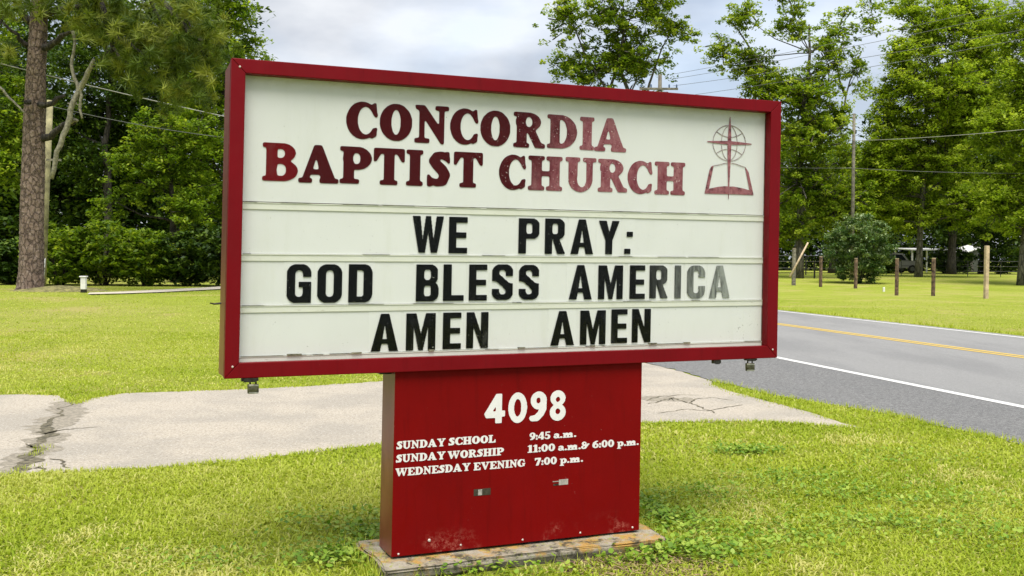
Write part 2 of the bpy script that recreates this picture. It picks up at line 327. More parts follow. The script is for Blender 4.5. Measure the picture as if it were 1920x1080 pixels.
# broad-leaved weeds
def weeds(blobs,seed):
    r=np.random.default_rng(seed); Vs=[];Ts=[]
    for (cx,cy,rx,ry,n,s) in blobs:
        p=r.normal(0,1,(n,2))*[rx,ry]*.6+[cx,cy]; sx,sy=slabloc(p[:,0],p[:,1]); k=~((sx>.73)&(sx<2.35)&(sy>-.13)&(sy<.42)); p=p[k]; n=len(p)
        an=r.random(n)*6.283; el=r.normal(.25,.35,n); z=GZ(p[:,0],p[:,1])+.015+.05*r.random(n); sz=s*(.6+.8*r.random(n))
        d=np.stack([np.cos(an)*np.cos(el),np.sin(an)*np.cos(el),np.sin(el)],1); q=np.stack([-np.sin(an),np.cos(an),r.normal(0,.25,n)],1)
        b=np.stack([p[:,0],p[:,1],z],1)
        o=[b,b+d*sz[:,None]*.35+q*sz[:,None]*.36,b+d*sz[:,None]*.8+q*sz[:,None]*.3,b+d*sz[:,None]*1.05,b+d*sz[:,None]*.8-q*sz[:,None]*.3,b+d*sz[:,None]*.35-q*sz[:,None]*.36]
        Vs.append(np.stack(o,1).reshape(-1,3)); Ts.append(np.repeat(r.random(n),6))
    V=np.concatenate(Vs); return V,np.arange(len(V)),np.concatenate(Ts)
M['weed']=leafmat('weed_leaf',(.10,.21,.016),(.22,.36,.03),(.40,.50,.08),.35,.5,.3)
def gb(px,py,rx,ry,n,s): p=GP(px,py); return (p[0],p[1],rx,ry,n,s)
bl=[gb(690,1010,.16,.5,420,.030),gb(640,1050,.22,.16,420,.030),gb(600,985,.3,.3,240,.026),gb(1245,1040,.16,.12,240,.03),gb(1270,985,.2,.22,330,.030),gb(1330,1040,.25,.2,380,.028),gb(1395,850,.28,.16,520,.028),
    gb(1225,960,.10,.30,260,.028),gb(1500,900,.5,.25,380,.024),gb(1640,985,.6,.2,500,.024),gb(1770,940,.5,.3,380,.024),gb(1440,1010,.5,.3,520,.025),gb(1560,930,.6,.3,500,.024),gb(1850,1010,.5,.3,380,.024),gb(1300,930,.35,.3,380,.024),gb(900,1078,.5,.1,200,.026),gb(1180,1060,.2,.05,90,.03),gb(1700,860,.5,.3,260,.024),gb(420,1060,.4,.2,220,.022)]
V,Fi,T=weeds(bl,51); g=npmesh('weed_leaves',V,Fi,6,M['weed'],tint=T); tag(g,'dark green clover and broad-leaved weeds patching the lawn by the sign base','weeds',None,'stuff')
# dry clippings on bare soil by the slab
mb=MB(); c_=GP(1215,1068); n=22
mb.add([(c_[0]+math.cos(i/n*6.283)*(.42+.1*math.sin(i*2.3)),c_[1]+math.sin(i/n*6.283)*(.22+.05*math.sin(i*1.7)),.004) for i in range(n)],[tuple(range(n))])
M['soil']=simple('bare_soil',(.13,.085,.05),.95,0,.4,30,.9); so_=mb.build('bare_soil',M['soil']); tag(so_,'bare brown soil patch at the right front of the concrete slab',None,None,'structure')
r=np.random.default_rng(61); n=700; x=r.normal(c_[0],.22,n); y=r.normal(c_[1],.13,n); an=r.random(n)*6.283; l=.03+.05*r.random(n); z=.006+.02*r.random(n)
V=np.stack([np.stack([x,y,z],1),np.stack([x+.005*np.sin(an),y-.005*np.cos(an),z+.002],1),np.stack([x+l*np.cos(an),y+l*np.sin(an),z+r.normal(.004,.008,n)],1)],1).reshape(-1,3)
sx,sy=slabloc(V[::3,0],V[::3,1]); k=~((sx<2.36)&(sy>-.15)); V=V.reshape(-1,3,3)[k].reshape(-1,3)
M['straw']=simple('dry_thatch',(.36,.26,.13),.9,0,.35,60)
g=npmesh('dry_clippings',V,np.arange(len(V)),3,M['straw']); tag(g,'dry tan grass clippings scattered on the bare soil','clippings',None,'stuff')
# ---------------------------------------------------------------- lettering
# glyphs are described by simple shapes on a fine grid, rounded, and traced into outlines
GR=64
class G_:
    def __init__(s,w,desc=0.0):
        s.w=w; s.m=.14; s.y0=-desc-s.m
        s.nx=int((w+2*s.m)*GR); s.ny=int((1+desc+2*s.m)*GR)
        s.X,s.Y=np.meshgrid((np.arange(s.nx)+.5)/GR-s.m,(np.arange(s.ny)+.5)/GR+s.y0)
        s.a=np.zeros(s.X.shape,bool)
    def op(s,m,sub): s.a=(s.a&~m) if sub else (s.a|m); return s
    def r(s,x0,y0,x1,y1,sub=0): return s.op((s.X>=x0)&(s.X<=x1)&(s.Y>=y0)&(s.Y<=y1),sub)
    def e(s,cx,cy,rx,ry,sub=0,n=2.): return s.op(np.abs((s.X-cx)/rx)**n+np.abs((s.Y-cy)/ry)**n<=1,sub)
    def p(s,pts,sub=0):
        c=np.zeros(s.X.shape,bool);k=len(pts)
        for i in range(k):
            (x1,y1),(x2,y2)=pts[i],pts[(i+1)%k]
            if y1==y2: continue
            c^=((y1>s.Y)!=(y2>s.Y))&(s.X<(x2-x1)*(s.Y-y1)/(y2-y1)+x1)
        return s.op(c,sub)
    def l(s,pts,w,sub=0):
        # tapered stroke; w number or list
        n=len(pts);ws=w if hasattr(w,'__len__') else [w]*n
        for i in range(n-1):
            (ax,ay),(bx,by)=pts[i],pts[i+1];dx,dy=bx-ax,by-ay
            t=np.clip(((s.X-ax)*dx+(s.Y-ay)*dy)/max(dx*dx+dy*dy,1e-9),0,1)
            d=np.hypot(s.X-ax-t*dx,s.Y-ay-t*dy)
            s.op(d<=(ws[i]*(1-t)+ws[i+1]*t)/2,sub)
        return s
    def outline(s,rad):
        f=s.a.astype(float)
        k=np.exp(-.5*(np.arange(-8,9)/max(rad*GR,.4))**2);k/=k.sum()
        f=np.apply_along_axis(lambda v:np.convolve(v,k,'same'),0,f)
        f=np.apply_along_axis(lambda v:np.convolve(v,k,'same'),1,f)
        return trace(f,s)
def trace(f,s):
    seg={}
    ny,nx=f.shape;ins=f>.5
    def ex(i,j): # edge between (i,j)-(i,j+1)
        a,b=f[i,j],f[i,j+1];return ((j+(.5-a)/(b-a)+.5)/GR-s.m,(i+.5)/GR+s.y0)
    def ey(i,j):
        a,b=f[i,j],f[i+1,j];return ((j+.5)/GR-s.m,(i+(.5-a)/(b-a)+.5)/GR+s.y0)
    idx=ins[:-1,:-1]*1+ins[:-1,1:]*2+ins[1:,1:]*4+ins[1:,:-1]*8
    T={1:[('l','b')],2:[('b','r')],3:[('l','r')],4:[('r','t')],5:[('l','t'),('r','b')],6:[('b','t')],7:[('l','t')],
       8:[('t','l')],9:[('t','b')],10:[('t','r'),('b','l')],11:[('t','r')],12:[('r','l')],13:[('r','b')],14:[('b','l')]}
    for i,j in zip(*np.nonzero((idx>0)&(idx<15))):
        K={'b':('x',i,j),'t':('x',i+1,j),'l':('y',i,j),'r':('y',i,j+1)}
        for a,b in T[int(idx[i,j])]: seg[K[a]]=K[b]
    loops=[]
    while seg:
        st=next(iter(seg));c=st;L=[]
        while c in seg:
            L.append(ex(c[1],c[2]) if c[0]=='x' else ey(c[1],c[2]));c=seg.pop(c)
        if len(L)>8: loops.append(simplify(np.array(L)))
    return loops
def simplify(P,tol=.0035):
    def dp(a,b):
        if b<=a+1: return []
        A,B=P[a],P[b%len(P)];d=B-A;n=np.hypot(*d)
        Q=P[a+1:b]
        dist=np.abs((Q-A)@np.array([-d[1],d[0]])/n) if n>1e-9 else np.hypot(*(Q-A).T)
        k=int(dist.argmax())
        if dist[k]<tol: return []
        k+=a+1
        return dp(a,k)+[k]+dp(k,b)
    h=len(P)//2
    ids=[0]+dp(0,h)+[h]+dp(h,len(P))
    return P[ids]
# ---- heavy soft serif capitals (header and service times)
def ser(g,x0,x1,y,t=.13): # slab foot/top from x0..x1 centred on y
    return g.r(x0,y-t/2,x1,y+t/2)
def cooper(c):
    if c=='C':
        g=G_(.82).e(.44,.5,.44,.5).e(.53,.5,.22,.37,1).r(.62,.31,.9,.64,1)
        g.p([(.56,.90),(.68,.93),(.74,.985),(.81,.985),(.84,.60),(.77,.60),(.71,.72),(.62,.83)])
        g.p([(.60,.10),(.72,.20),(.77,.32),(.84,.33),(.83,.10),(.7,.02)]);return g
    if c=='O': return G_(.88).e(.44,.5,.44,.505).e(.44,.5,.125,.34,1)
    if c=='G':
        g=G_(.9).e(.44,.5,.44,.5).e(.53,.5,.21,.37,1).r(.60,.40,.95,.64,1)
        g.p([(.56,.90),(.68,.93),(.74,.985),(.81,.985),(.83,.60),(.77,.60),(.71,.72),(.62,.83)])
        return g.r(.54,.36,.92,.48).r(.60,.08,.84,.45)
    if c=='N':
        g=G_(.92).r(.12,.08,.27,.95).r(.66,.1,.80,.95).p([(.0,1.0),(.27,1.0),(.80,.28),(.80,-.02),(.72,-.02),(.12,.85),(.02,.93)])
        ser(g,.0,.40,.065);ser(g,.54,.92,.935);g.p([(.05,1.),(.27,1.),(.3,.87),(.02,.87)]);return g
    if c=='R':
        g=G_(.9).r(.1,.05,.38,.97).e(.42,.73,.36,.27).r(.2,.85,.42,1.0).e(.44,.73,.095,.145,1).r(.38,.6,.45,.86,1)
        g.p([(.38,.5),(.62,.50),(.80,.14),(.9,.13),(.9,0),(.62,0),(.42,.40)]).r(.38,.46,.50,.53)
        ser(g,.0,.46,.065);g.r(0,.88,.3,1.0);return g
    if c=='D':
        g=G_(.9).r(.1,.0,.40,1.0).e(.40,.5,.5,.5).r(-.15,-.1,.1,1.1,1).r(0,0,.3,.13).r(0,.87,.3,1.0).e(.42,.5,.175,.355,1)
        return g.r(.1,.1,.375,.9)
    if c=='I':
        g=G_(.46).r(.09,.05,.37,.95);ser(g,0,.46,.065);ser(g,0,.46,.935);return g
    if c=='A':
        g=G_(1.04).p([(.40,1.0),(.60,1.0),(.98,.06),(.60,.06),(.56,.22),(.32,.22),(.24,.06),(.08,.06)])
        g.p([(.46,.68),(.53,.36),(.37,.36)],1);ser(g,0,.36,.065);ser(g,.54,1.04,.065);return g
    if c=='B':
        g=G_(.9).r(.09,0,.5,1.0).e(.5,.75,.34,.25).e(.5,.28,.40,.28).r(0,0,.4,.12).r(0,.88,.4,1)
        g.e(.47,.725,.10,.115,1).r(.37,.61,.47,.84,1).e(.48,.295,.12,.16,1).r(.37,.135,.48,.455,1);return g
    if c=='P':
        g=G_(.84).r(.1,.05,.38,.97).e(.46,.69,.38,.31).r(.2,.8,.46,1.0).e(.44,.68,.10,.155,1).r(.38,.53,.44,.835,1)
        ser(g,.0,.52,.065);return g.r(0,.88,.3,1.0)
    if c=='T':
        g=G_(.84).r(.28,.05,.56,.95).r(.0,.84,.84,1.0).p([(0,1),(0,.62),(.07,.62),(.22,.88)]).p([(.84,1),(.84,.62),(.77,.62),(.62,.88)])
        ser(g,.18,.66,.065);return g
    if c=='S':
        g=G_(.66).l([(.55,.80),(.42,.89),(.26,.85),(.18,.72),(.28,.60),(.42,.48),(.50,.34),(.44,.17),(.28,.11),(.12,.20)],[.16,.20,.24,.27,.29,.30,.30,.27,.20,.12])
        g.p([(.44,.90),(.52,.99),(.62,.99),(.65,.66),(.58,.66),(.50,.78)]).p([(0,.34),(.07,.34),(.18,.18),(.20,.06),(.09,.0),(.0,.02)]);return g
    if c=='H':
        g=G_(.96).r(.09,.05,.37,.95).r(.59,.05,.87,.95).r(.3,.42,.7,.56)
        for a in(0,.5):
            ser(g,a,a+.46,.065);ser(g,a,a+.46,.935)
        return g
    if c=='U':
        g=G_(.92).r(.09,.35,.36,.95).e(.45,.36,.36,.37).r(.62,.35,.81,.95).e(.49,.38,.14,.25,1).r(.36,.4,.62,1.05,1)
        ser(g,0,.44,.935);ser(g,.52,.92,.935);return g
    if c=='L':
        g=G_(.78).r(.09,.0,.37,.95).r(0,0,.78,.14).p([(.78,0),(.78,.42),(.70,.42),(.56,.12)]);ser(g,0,.48,.935);return g
    if c=='E':
        g=G_(.80).r(.09,.0,.37,1.).r(0,0,.78,.14).r(0,.86,.74,1).p([(.80,0),(.80,.36),(.73,.36),(.58,.12)]).p([(.76,1),(.76,.68),(.69,.68),(.54,.88)])
        return g.r(.3,.43,.56,.57).r(.5,.36,.56,.64)
    if c=='Y':
        g=G_(.98).r(.36,.05,.64,.5).p([(.08,.93),(.38,.93),(.56,.6),(.64,.45),(.36,.45)]).p([(.74,.93),(.90,.93),(.64,.45),(.46,.45)])
        ser(g,0,.48,.935);ser(g,.58,.98,.935);ser(g,.26,.74,.065);return g
    if c=='W':
        g=G_(1.34).p([(.06,.93),(.38,.93),(.52,.35),(.66,.93),(.86,.93),(1.0,.35),(1.14,.93),(1.28,.93),(1.0,0),(.88,0),(.70,.55),(.48,0),(.36,0)])
        ser(g,0,.46,.935);ser(g,.56,.96,.935);ser(g,1.02,1.34,.935);return g
    if c=='V':
        g=G_(.98).p([(.06,.93),(.38,.93),(.56,.36),(.74,.93),(.90,.93),(.56,0),(.44,0)]);ser(g,0,.47,.935);ser(g,.60,.98,.935);return g
    if c=='0': return G_(.62).e(.31,.5,.31,.5).e(.31,.5,.085,.33,1)
    if c=='1': 
        g=G_(.46).r(.12,.05,.37,1.0).p([(0,.84),(.2,1),(.3,.8),(.0,.78)]);ser(g,0,.46,.065);return g
    if c=='4': return G_(.68).p([(.34,1),(.58,1),(.58,.36),(.68,.36),(.68,.20),(.58,.20),(.58,0),(.32,0),(.32,.2),(0,.2),(0,.34)]).p([(.33,.72),(.33,.35),(.15,.35)],1)
    if c=='5': return G_(.6).r(.08,.84,.56,1).r(.06,.5,.2,.95).e(.3,.32,.3,.32).e(.22,.33,.12,.17,1).r(-.1,.16,.18,.42,1).l([(.06,.18),(.1,.12)],.14)
    if c=='6': return G_(.62).e(.31,.33,.31,.33).l([(.12,.4),(.18,.68),(.34,.86),(.50,.92)],[.25,.26,.2,.13]).e(.33,.32,.085,.17,1)
    if c=='7': return G_(.6).r(0,.80,.6,1.0).r(0,.66,.1,1).p([(.36,.85),(.6,.85),(.36,0),(.10,0)])
    if c=='9': return G_(.62).e(.31,.67,.31,.33).l([(.50,.6),(.44,.32),(.28,.14),(.12,.08)],[.25,.26,.2,.13]).e(.29,.68,.085,.17,1)
    if c==':': return G_(.22).e(.11,.13,.11,.13).e(.11,.53,.11,.13)
    if c=='.': return G_(.24).e(.12,.12,.12,.12)
    if c=='a': return G_(.62).e(.24,.2,.24,.2).r(.32,.05,.54,.5).e(.3,.46,.25,.2).r(.5,0,.62,.12).e(.27,.2,.055,.08,1).r(.1,.38,.30,.45,1)
    if c=='m':
        g=G_(1.1)
        for a in(.08,.42,.76): g.r(a,.05,a+.22,.55);g.r(a-.06,0,a+.27,.12)
        return g.e(.4,.48,.2,.18).e(.78,.48,.2,.18).r(0,.5,.2,.64)
    if c=='p':
        g=G_(.70,.32).r(.09,-.28,.32,.60).e(.42,.33,.28,.33).e(.37,.32,.07,.19,1);g.r(0,-.32,.42,-.2);return g.r(0,.52,.2,.64)
    if c=='&': return G_(.86).e(.30,.25,.30,.25).e(.32,.72,.24,.26).e(.32,.27,.10,.12,1).e(.36,.72,.07,.12,1).l([(.45,.2),(.62,.42),(.70,.62),(.80,.62)],[.2,.18,.16,.14]).r(.44,.44,.62,.56)
# ---- condensed block capitals of the message board, height 1
def block(c):
    B=.225;T=.155
    if c=='I': return G_(.21).r(0,0,.21,1)
    if c=='E': return G_(.54).r(0,0,B,1).r(0,0,.54,T).r(0,1-T,.54,1).r(0,.43,.52,.58)
    if c=='L': return G_(.54).r(0,0,B,1).r(0,0,.54,T)
    def bowl(g,x0,y0,x1,y1,rx,n=2.6,sub=0): # straight sided rounded box
        g.r(x0,y0+rx,x1,y1-rx,sub);g.r(x0+rx,y0,x1-rx,y1,sub)
        for cx in(x0+rx,x1-rx):
            for cy in(y0+rx,y1-rx): g.e(cx,cy,rx,rx,sub)
        return g
    if c=='O': g=bowl(G_(.64),0,0,.64,1,.24);return bowl(g,B,T,.64-B,1-T,.09,sub=1)
    if c=='G':
        g=bowl(G_(.64),0,0,.64,1,.24);bowl(g,B,T,.64-B,1-T,.09,sub=1);g.r(.40,.54,.7,.68,1);return g.r(.32,.40,.64,.54).r(.42,.0,.64,.5)
    if c=='C':
        g=bowl(G_(.62),0,0,.62,1,.24);bowl(g,B,T,.62-B,1-T,.09,sub=1);return g.r(.35,.38,.7,.64,1)
    if c=='D':
        g=G_(.62).r(0,0,.4,1);bowl(g,.1,0,.62,1,.22);g.r(B,T,.3,1-T,1);return bowl(g,B,T,.62-B,1-T,.08,sub=1)
    if c=='B':
        g=G_(.62).r(0,0,.4,1);bowl(g,.15,.46,.60,1,.2);bowl(g,.15,0,.62,.54,.2);return bowl(bowl(g,B,.585,.40,1-.14,.06,sub=1),B,.14,.41,.425,.06,sub=1)
    if c=='P':
        g=G_(.60).r(0,0,B,1).r(0,.42,.3,1);bowl(g,.1,.42,.60,1,.2);return bowl(g,B,.42+.14,.39,.86,.06,sub=1)
    if c=='R':
        g=G_(.60).r(0,0,B,1).r(0,.42,.3,1);bowl(g,.1,.42,.60,1,.2);bowl(g,B,.42+.14,.39,.86,.06,sub=1);return g.p([(.22,.46),(.42,.46),(.62,0),(.38,0)])
    if c=='S':
        g=bowl(G_(.60),0,.0,.60,1,.22);bowl(g,.2,.56,.39,1-T,.08,sub=1);bowl(g,.21,T,.39,.44,.08,sub=1)
        g.r(.3,.56,.7,.68,1).r(-.1,.32,.3,.44,1);g.p([(0,.54),(.2,.5),(.2,.36),(0,.44)],1).p([(.60,.46),(.40,.5),(.40,.62),(.60,.60)],1)
        return g.l([(.12,.66),(.24,.56),(.36,.46),(.48,.33)],[.22,.2,.2,.22])
    if c=='A': return G_(.72).p([(.25,1),(.47,1),(.72,0),(.48,0),(.44,.20),(.28,.20),(.24,0),(0,0)]).p([(.36,.72),(.42,.33),(.30,.33)],1)
    if c=='M': return G_(.80).p([(0,0),(0,1),(.27,1),(.40,.45),(.53,1),(.80,1),(.80,0),(.59,0),(.59,.62),(.46,0),(.34,0),(.21,.62),(.21,0)])
    if c=='N': return G_(.64).p([(0,0),(0,1),(.22,1),(.43,.42),(.43,1),(.64,1),(.64,0),(.43,0),(.21,.58),(.21,0)])
    if c=='W': return G_(.98).p([(0,1),(.24,1),(.32,.36),(.41,1),(.57,1),(.66,.36),(.75,1),(.98,1),(.78,0),(.58,0),(.49,.55),(.40,0),(.20,0)])
    if c=='Y': return G_(.66).p([(0,1),(.25,1),(.34,.66),(.43,1),(.66,1),(.44,.42),(.44,0),(.22,0),(.22,.42)])
    if c==':': return G_(.24).r(.0,.0,.18,.19).r(.06,.62,.24,.81)
    # humanist house-number digits
def digit(c):
    if c=='4': return G_(.70).p([(.40,1),(.60,1),(.60,.42),(.70,.42),(.70,.22),(.60,.22),(.60,0),(.38,0),(.38,.19),(.06,.19),(0,.33)]).p([(.39,.58),(.39,.40),(.27,.40)],1)
    if c=='0': return G_(.62).e(.31,.5,.31,.5).e(.31,.5,.12,.29,1)
    if c=='9': return G_(.54).e(.27,.70,.27,.30).l([(.42,.62),(.42,.42),(.33,.24),(.20,.12),(.06,.12)],[.24,.23,.22,.22,.2]).e(.26,.70,.075,.10,1).r(-.1,.2,.1,.3,1)
    if c=='8': return G_(.54).e(.27,.74,.255,.26).e(.27,.27,.27,.28).e(.27,.70,.075,.09,1).e(.27,.30,.085,.10,1)
# ---------------------------------------------------------------- the sign
SW,SH,SD=3.160,1.52,.30; SHEAR=.02719
sign=empty('church_sign'); Rz=Matrix.Rotation(SA,4,'Z')@Matrix.Rotation(-.0332497,4,'X')
sign.matrix_world=Matrix.Translation((-1.35501527,4.67758512,1.01546054))@Rz
tag(sign,'red framed white church sign board on a red pedestal by the road','sign')
def sh(v): return (v[0]+SHEAR*v[2],v[1],v[2])
CAM_LOCAL=(-.5196,-4.8601,.4233)      # camera position in sign coordinates; outlines were read from image pixels
def on(x,z,d): s=(d-CAM_LOCAL[1])/(-CAM_LOCAL[1]); return CAM_LOCAL[0]+(x-CAM_LOCAL[0])*s, CAM_LOCAL[2]+(z-CAM_LOCAL[2])*s  # moves outline points along camera rays to the given depth
def redpaint(name,c,c2,rough=.34,spec=.5,scratch=.0,dustlow=False):
    m,t,b=mat(name); v=obc(t,sign); n=noise(t,2.2,6,.6,v)
    cc_=ramp(t,n,[(.3,c),(.7,c2)])
    st=noise(t,7,6,.75,scl(t,v,(3,3,.22))); cc_=mixc(t,mrange(t,st,.50,.74,0,.5),cc_,tuple(x*.6 for x in c))
    chips=noise(t,85,4,.65,v); cc_=mixc(t,mrange(t,chips,.735,.765,0,.8),cc_,(.55,.30,.27))
    if dustlow:
        s=nd(t,'ShaderNodeSeparateXYZ'); t.links.new(v,s.inputs[0])
        low=mrange(t,s.outputs[2],-.915,-.80,1,0); k=mth(t,'MULTIPLY',low,mrange(t,noise(t,34,6,.8,v),.46,.62,0,1))
        k=mth(t,'MULTIPLY',k,mrange(t,noise(t,3.2,2,.5,v),.50,.60,0,1)); cc_=mixc(t,k,cc_,(.30,.075,.055))
    t.links.new(cc_,b.inputs['Base Color']); b.inputs['Specular IOR Level'].default_value=spec
    t.links.new(mrange(t,noise(t,14,5,.7,v),.3,.7,rough-.06,rough+.14),b.inputs['Roughness']); bump(t,b,noise(t,260,2,.6,v),.06,.002); return m
M['red']=redpaint('red_enamel',(.125,.0004,.003),(.16,.0006,.0045),.42,.14); M['redp']=redpaint('red_pedestal_enamel',(.140,.0004,.0006),(.17,.0006,.0008),.55,.10,dustlow=True)
m,t,b=mat('reflection_tinted_enamel'); v=obc(t,sign); n=noise(t,3.0,6,.65,scl(t,v,(1,1,.6))); s=nd(t,'ShaderNodeSeparateXYZ'); t.links.new(v,s.inputs[0])  # side enamel browned in its colour to carry the reflected grass
c=ramp(t,n,[(.3,(.12,.012,.010)),(.5,(.17,.028,.018)),(.72,(.25,.075,.042))]); c=mixc(t,mrange(t,noise(t,30,5,.7,v),.55,.7,0,.5),c,(.10,.02,.015))
t.links.new(c,b.inputs['Base Color']); b.inputs['Roughness'].default_value=.36; b.inputs['Specular IOR Level'].default_value=.45; M['side']=m
# white translucent faces with grime
def face(name,base,tint2,top=None):
    m,t,b=mat(name); v=obc(t,sign); s=nd(t,'ShaderNodeSeparateXYZ'); t.links.new(v,s.inputs[0])
    c=mixc(t,mrange(t,noise(t,1.6,5,.6,v),.38,.66,0,.8),base,tint2)
    c=mixc(t,mrange(t,noise(t,5,6,.7,scl(t,v,(2.2,1,.25))),.52,.75,0,.30),c,(.52,.53,.47))
    if top is not None: # grime run down from the upper edge
        k=mth(t,'MULTIPLY',mrange(t,s.outputs[2],top-.085,top,0,.8),mrange(t,noise(t,7,6,.75,scl(t,v,(1,1,2.))),.36,.62,.15,.85)); c=mixc(t,k,c,(.45,.46,.40))
    if top is None:
        sp=mth(t,'MULTIPLY',mrange(t,noise(t,75,4,.7,v),.63,.69,0,1),mth(t,'MULTIPLY',mrange(t,s.outputs[0],2.62,2.85,0,1),mrange(t,s.outputs[2],.30,.16,0,1)))
        sp=mth(t,'MULTIPLY',sp,mrange(t,noise(t,4.5,3,.5,v),.44,.56,0,1)); c=mixc(t,sp,c,(.06,.06,.04))
    c=mixc(t,mrange(t,noise(t,120,2,.5,v),.745,.765,0,.8),c,(.12,.12,.09))
    t.links.new(c,b.inputs['Base Color']); b.inputs['Roughness'].default_value=.45; b.inputs['Specular IOR Level'].default_value=.35; return m
M['face']=face('header_face_white',(.635,.64,.64),(.605,.612,.61),1.46); M['face2']=face('message_face_white',(.645,.65,.65),(.615,.622,.62))
M['tile']=face('letter_tile_clear',(.655,.66,.66),(.63,.637,.635))
m,t,b=mat('track_plastic'); v=obc(t,sign); s=nd(t,'ShaderNodeSeparateXYZ'); t.links.new(v,s.inputs[0])
c=mixc(t,mrange(t,noise(t,4,5,.7,v),.4,.65,0,1),(.64,.645,.585),(.60,.605,.545)); gr=noise(t,16,6,.8,scl(t,v,(1,1,5))); c=mixc(t,mrange(t,gr,.60,.68,0,.7),c,(.30,.29,.22))
t.links.new(c,b.inputs['Base Color']); b.inputs['Roughness'].default_value=.5; M['track']=m
M['grime']=simple('track_grime',(.20,.19,.13),.9,0,.5,30)
# header lettering: sound maroon on the left, sky glare painted pink, with flaking, towards the right
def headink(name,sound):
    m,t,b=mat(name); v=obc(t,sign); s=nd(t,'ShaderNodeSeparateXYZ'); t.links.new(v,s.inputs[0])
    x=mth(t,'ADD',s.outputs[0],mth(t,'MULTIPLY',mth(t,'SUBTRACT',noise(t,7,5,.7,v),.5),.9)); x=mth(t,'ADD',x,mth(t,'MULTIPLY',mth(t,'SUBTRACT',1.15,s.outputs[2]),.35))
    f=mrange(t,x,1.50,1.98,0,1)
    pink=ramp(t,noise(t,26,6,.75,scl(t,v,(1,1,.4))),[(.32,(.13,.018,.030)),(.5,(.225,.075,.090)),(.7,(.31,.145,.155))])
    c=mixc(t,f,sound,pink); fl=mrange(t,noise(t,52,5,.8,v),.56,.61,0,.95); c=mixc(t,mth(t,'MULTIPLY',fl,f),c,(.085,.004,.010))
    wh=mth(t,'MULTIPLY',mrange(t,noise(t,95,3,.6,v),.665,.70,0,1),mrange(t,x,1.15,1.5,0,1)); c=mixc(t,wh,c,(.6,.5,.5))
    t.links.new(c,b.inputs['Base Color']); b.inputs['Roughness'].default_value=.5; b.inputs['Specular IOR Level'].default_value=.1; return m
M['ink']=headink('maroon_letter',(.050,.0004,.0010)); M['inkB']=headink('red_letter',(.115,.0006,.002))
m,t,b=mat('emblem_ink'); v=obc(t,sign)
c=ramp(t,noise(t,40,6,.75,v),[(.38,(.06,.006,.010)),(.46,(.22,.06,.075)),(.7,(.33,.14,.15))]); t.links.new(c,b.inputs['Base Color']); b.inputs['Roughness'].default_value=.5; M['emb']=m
m,t,b=mat('emblem_line'); v=obc(t,sign)
c=ramp(t,noise(t,30,5,.7,v),[(.34,(.10,.05,.055)),(.5,(.27,.21,.20)),(.7,(.42,.38,.36))]); t.links.new(c,b.inputs['Base Color']); M['emb2']=m
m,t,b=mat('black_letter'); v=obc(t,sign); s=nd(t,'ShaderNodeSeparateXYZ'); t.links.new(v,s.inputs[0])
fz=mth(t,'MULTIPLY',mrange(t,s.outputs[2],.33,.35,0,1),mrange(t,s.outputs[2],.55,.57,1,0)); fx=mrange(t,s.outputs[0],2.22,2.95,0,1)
f=mth(t,'MULTIPLY',fz,fx); st=noise(t,30,6,.75,scl(t,v,(2.2,1,.25))); f=mth(t,'MULTIPLY',f,mrange(t,st,.30,.62,.25,1.25),clamp=True)  # middle row's right end: sky glare painted grey, streaked with dirt
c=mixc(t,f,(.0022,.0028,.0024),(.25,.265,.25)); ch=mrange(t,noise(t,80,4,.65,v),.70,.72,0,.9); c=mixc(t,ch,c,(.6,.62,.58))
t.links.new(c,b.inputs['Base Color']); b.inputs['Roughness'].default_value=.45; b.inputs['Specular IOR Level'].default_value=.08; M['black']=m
M['vinyl']=simple('white_vinyl',(.68,.67,.67),.5,0,.03,20)
M['screw']=simple('screw_head',(.66,.60,.55),.35,.3,.15,200); M['steel']=simple('dark_steel',(.045,.042,.036),.42,.7,.35,60)
M['lockb']=simple('padlock_case',(.12,.115,.075),.38,.75,.35,50); M['rust']=simple('rusty_inner_trim',(.14,.055,.04),.6,0,.5,12)
# clear front cover
m,t,b=mat('clear_cover'); t.nodes.remove(b); tr=nd(t,'ShaderNodeBsdfTransparent'); gl=nd(t,'ShaderNodeBsdfGlossy',inp={'Roughness':.04}); fr=nd(t,'ShaderNodeFresnel',inp={0:1.4})
df=nd(t,'ShaderNodeBsdfDiffuse'); df.inputs[0].default_value=(.7,.72,.68,1); v=obc(t,sign); gk=mrange(t,noise(t,6,7,.75,scl(t,v,(1.5,1,.4))),.56,.78,0,.025)
tr.inputs[0].default_value=(.99,.995,.985,1)
ms=nd(t,'ShaderNodeMixShader'); t.links.new(gk,ms.inputs[0]); t.links.new(tr.outputs[0],ms.inputs[1]); t.links.new(df.outputs[0],ms.inputs[2])
m2=nd(t,'ShaderNodeMixShader'); t.links.new(mth(t,'MULTIPLY',fr.outputs[0],.14),m2.inputs[0]); t.links.new(ms.outputs[0],m2.inputs[1]); t.links.new(gl.outputs[0],m2.inputs[2]); t.links.new(m2.outputs[0],t.nodes['Material Output'].inputs[0]); M['cover']=m
def part(mb,name,m,parent=sign,smooth=False): return mb.build(name,m,parent,smooth,sh)
# cabinet body: four side sheets and a back, hollow
mb=MB(); e=.004; mb.box(e,.03,.055,SD,.004,SH-.004); part(mb,'side_panel',M['side'])
mb=MB(); mb.box(SW-.03,SW-e,.055,SD,.004,SH-.004); part(mb,'side_panel',M['side'])
mb=MB(); mb.box(.031,SW-.031,.055,SD,SH-.03,SH-.005); part(mb,'top_panel',M['red'])
mb=MB(); mb.box(.031,SW-.031,.055,SD,.005,.03); part(mb,'bottom_panel',M['red'])
mb=MB(); mb.box(.031,SW-.031,SD-.02,SD-.003,.031,SH-.031); part(mb,'back_panel',M['red'])
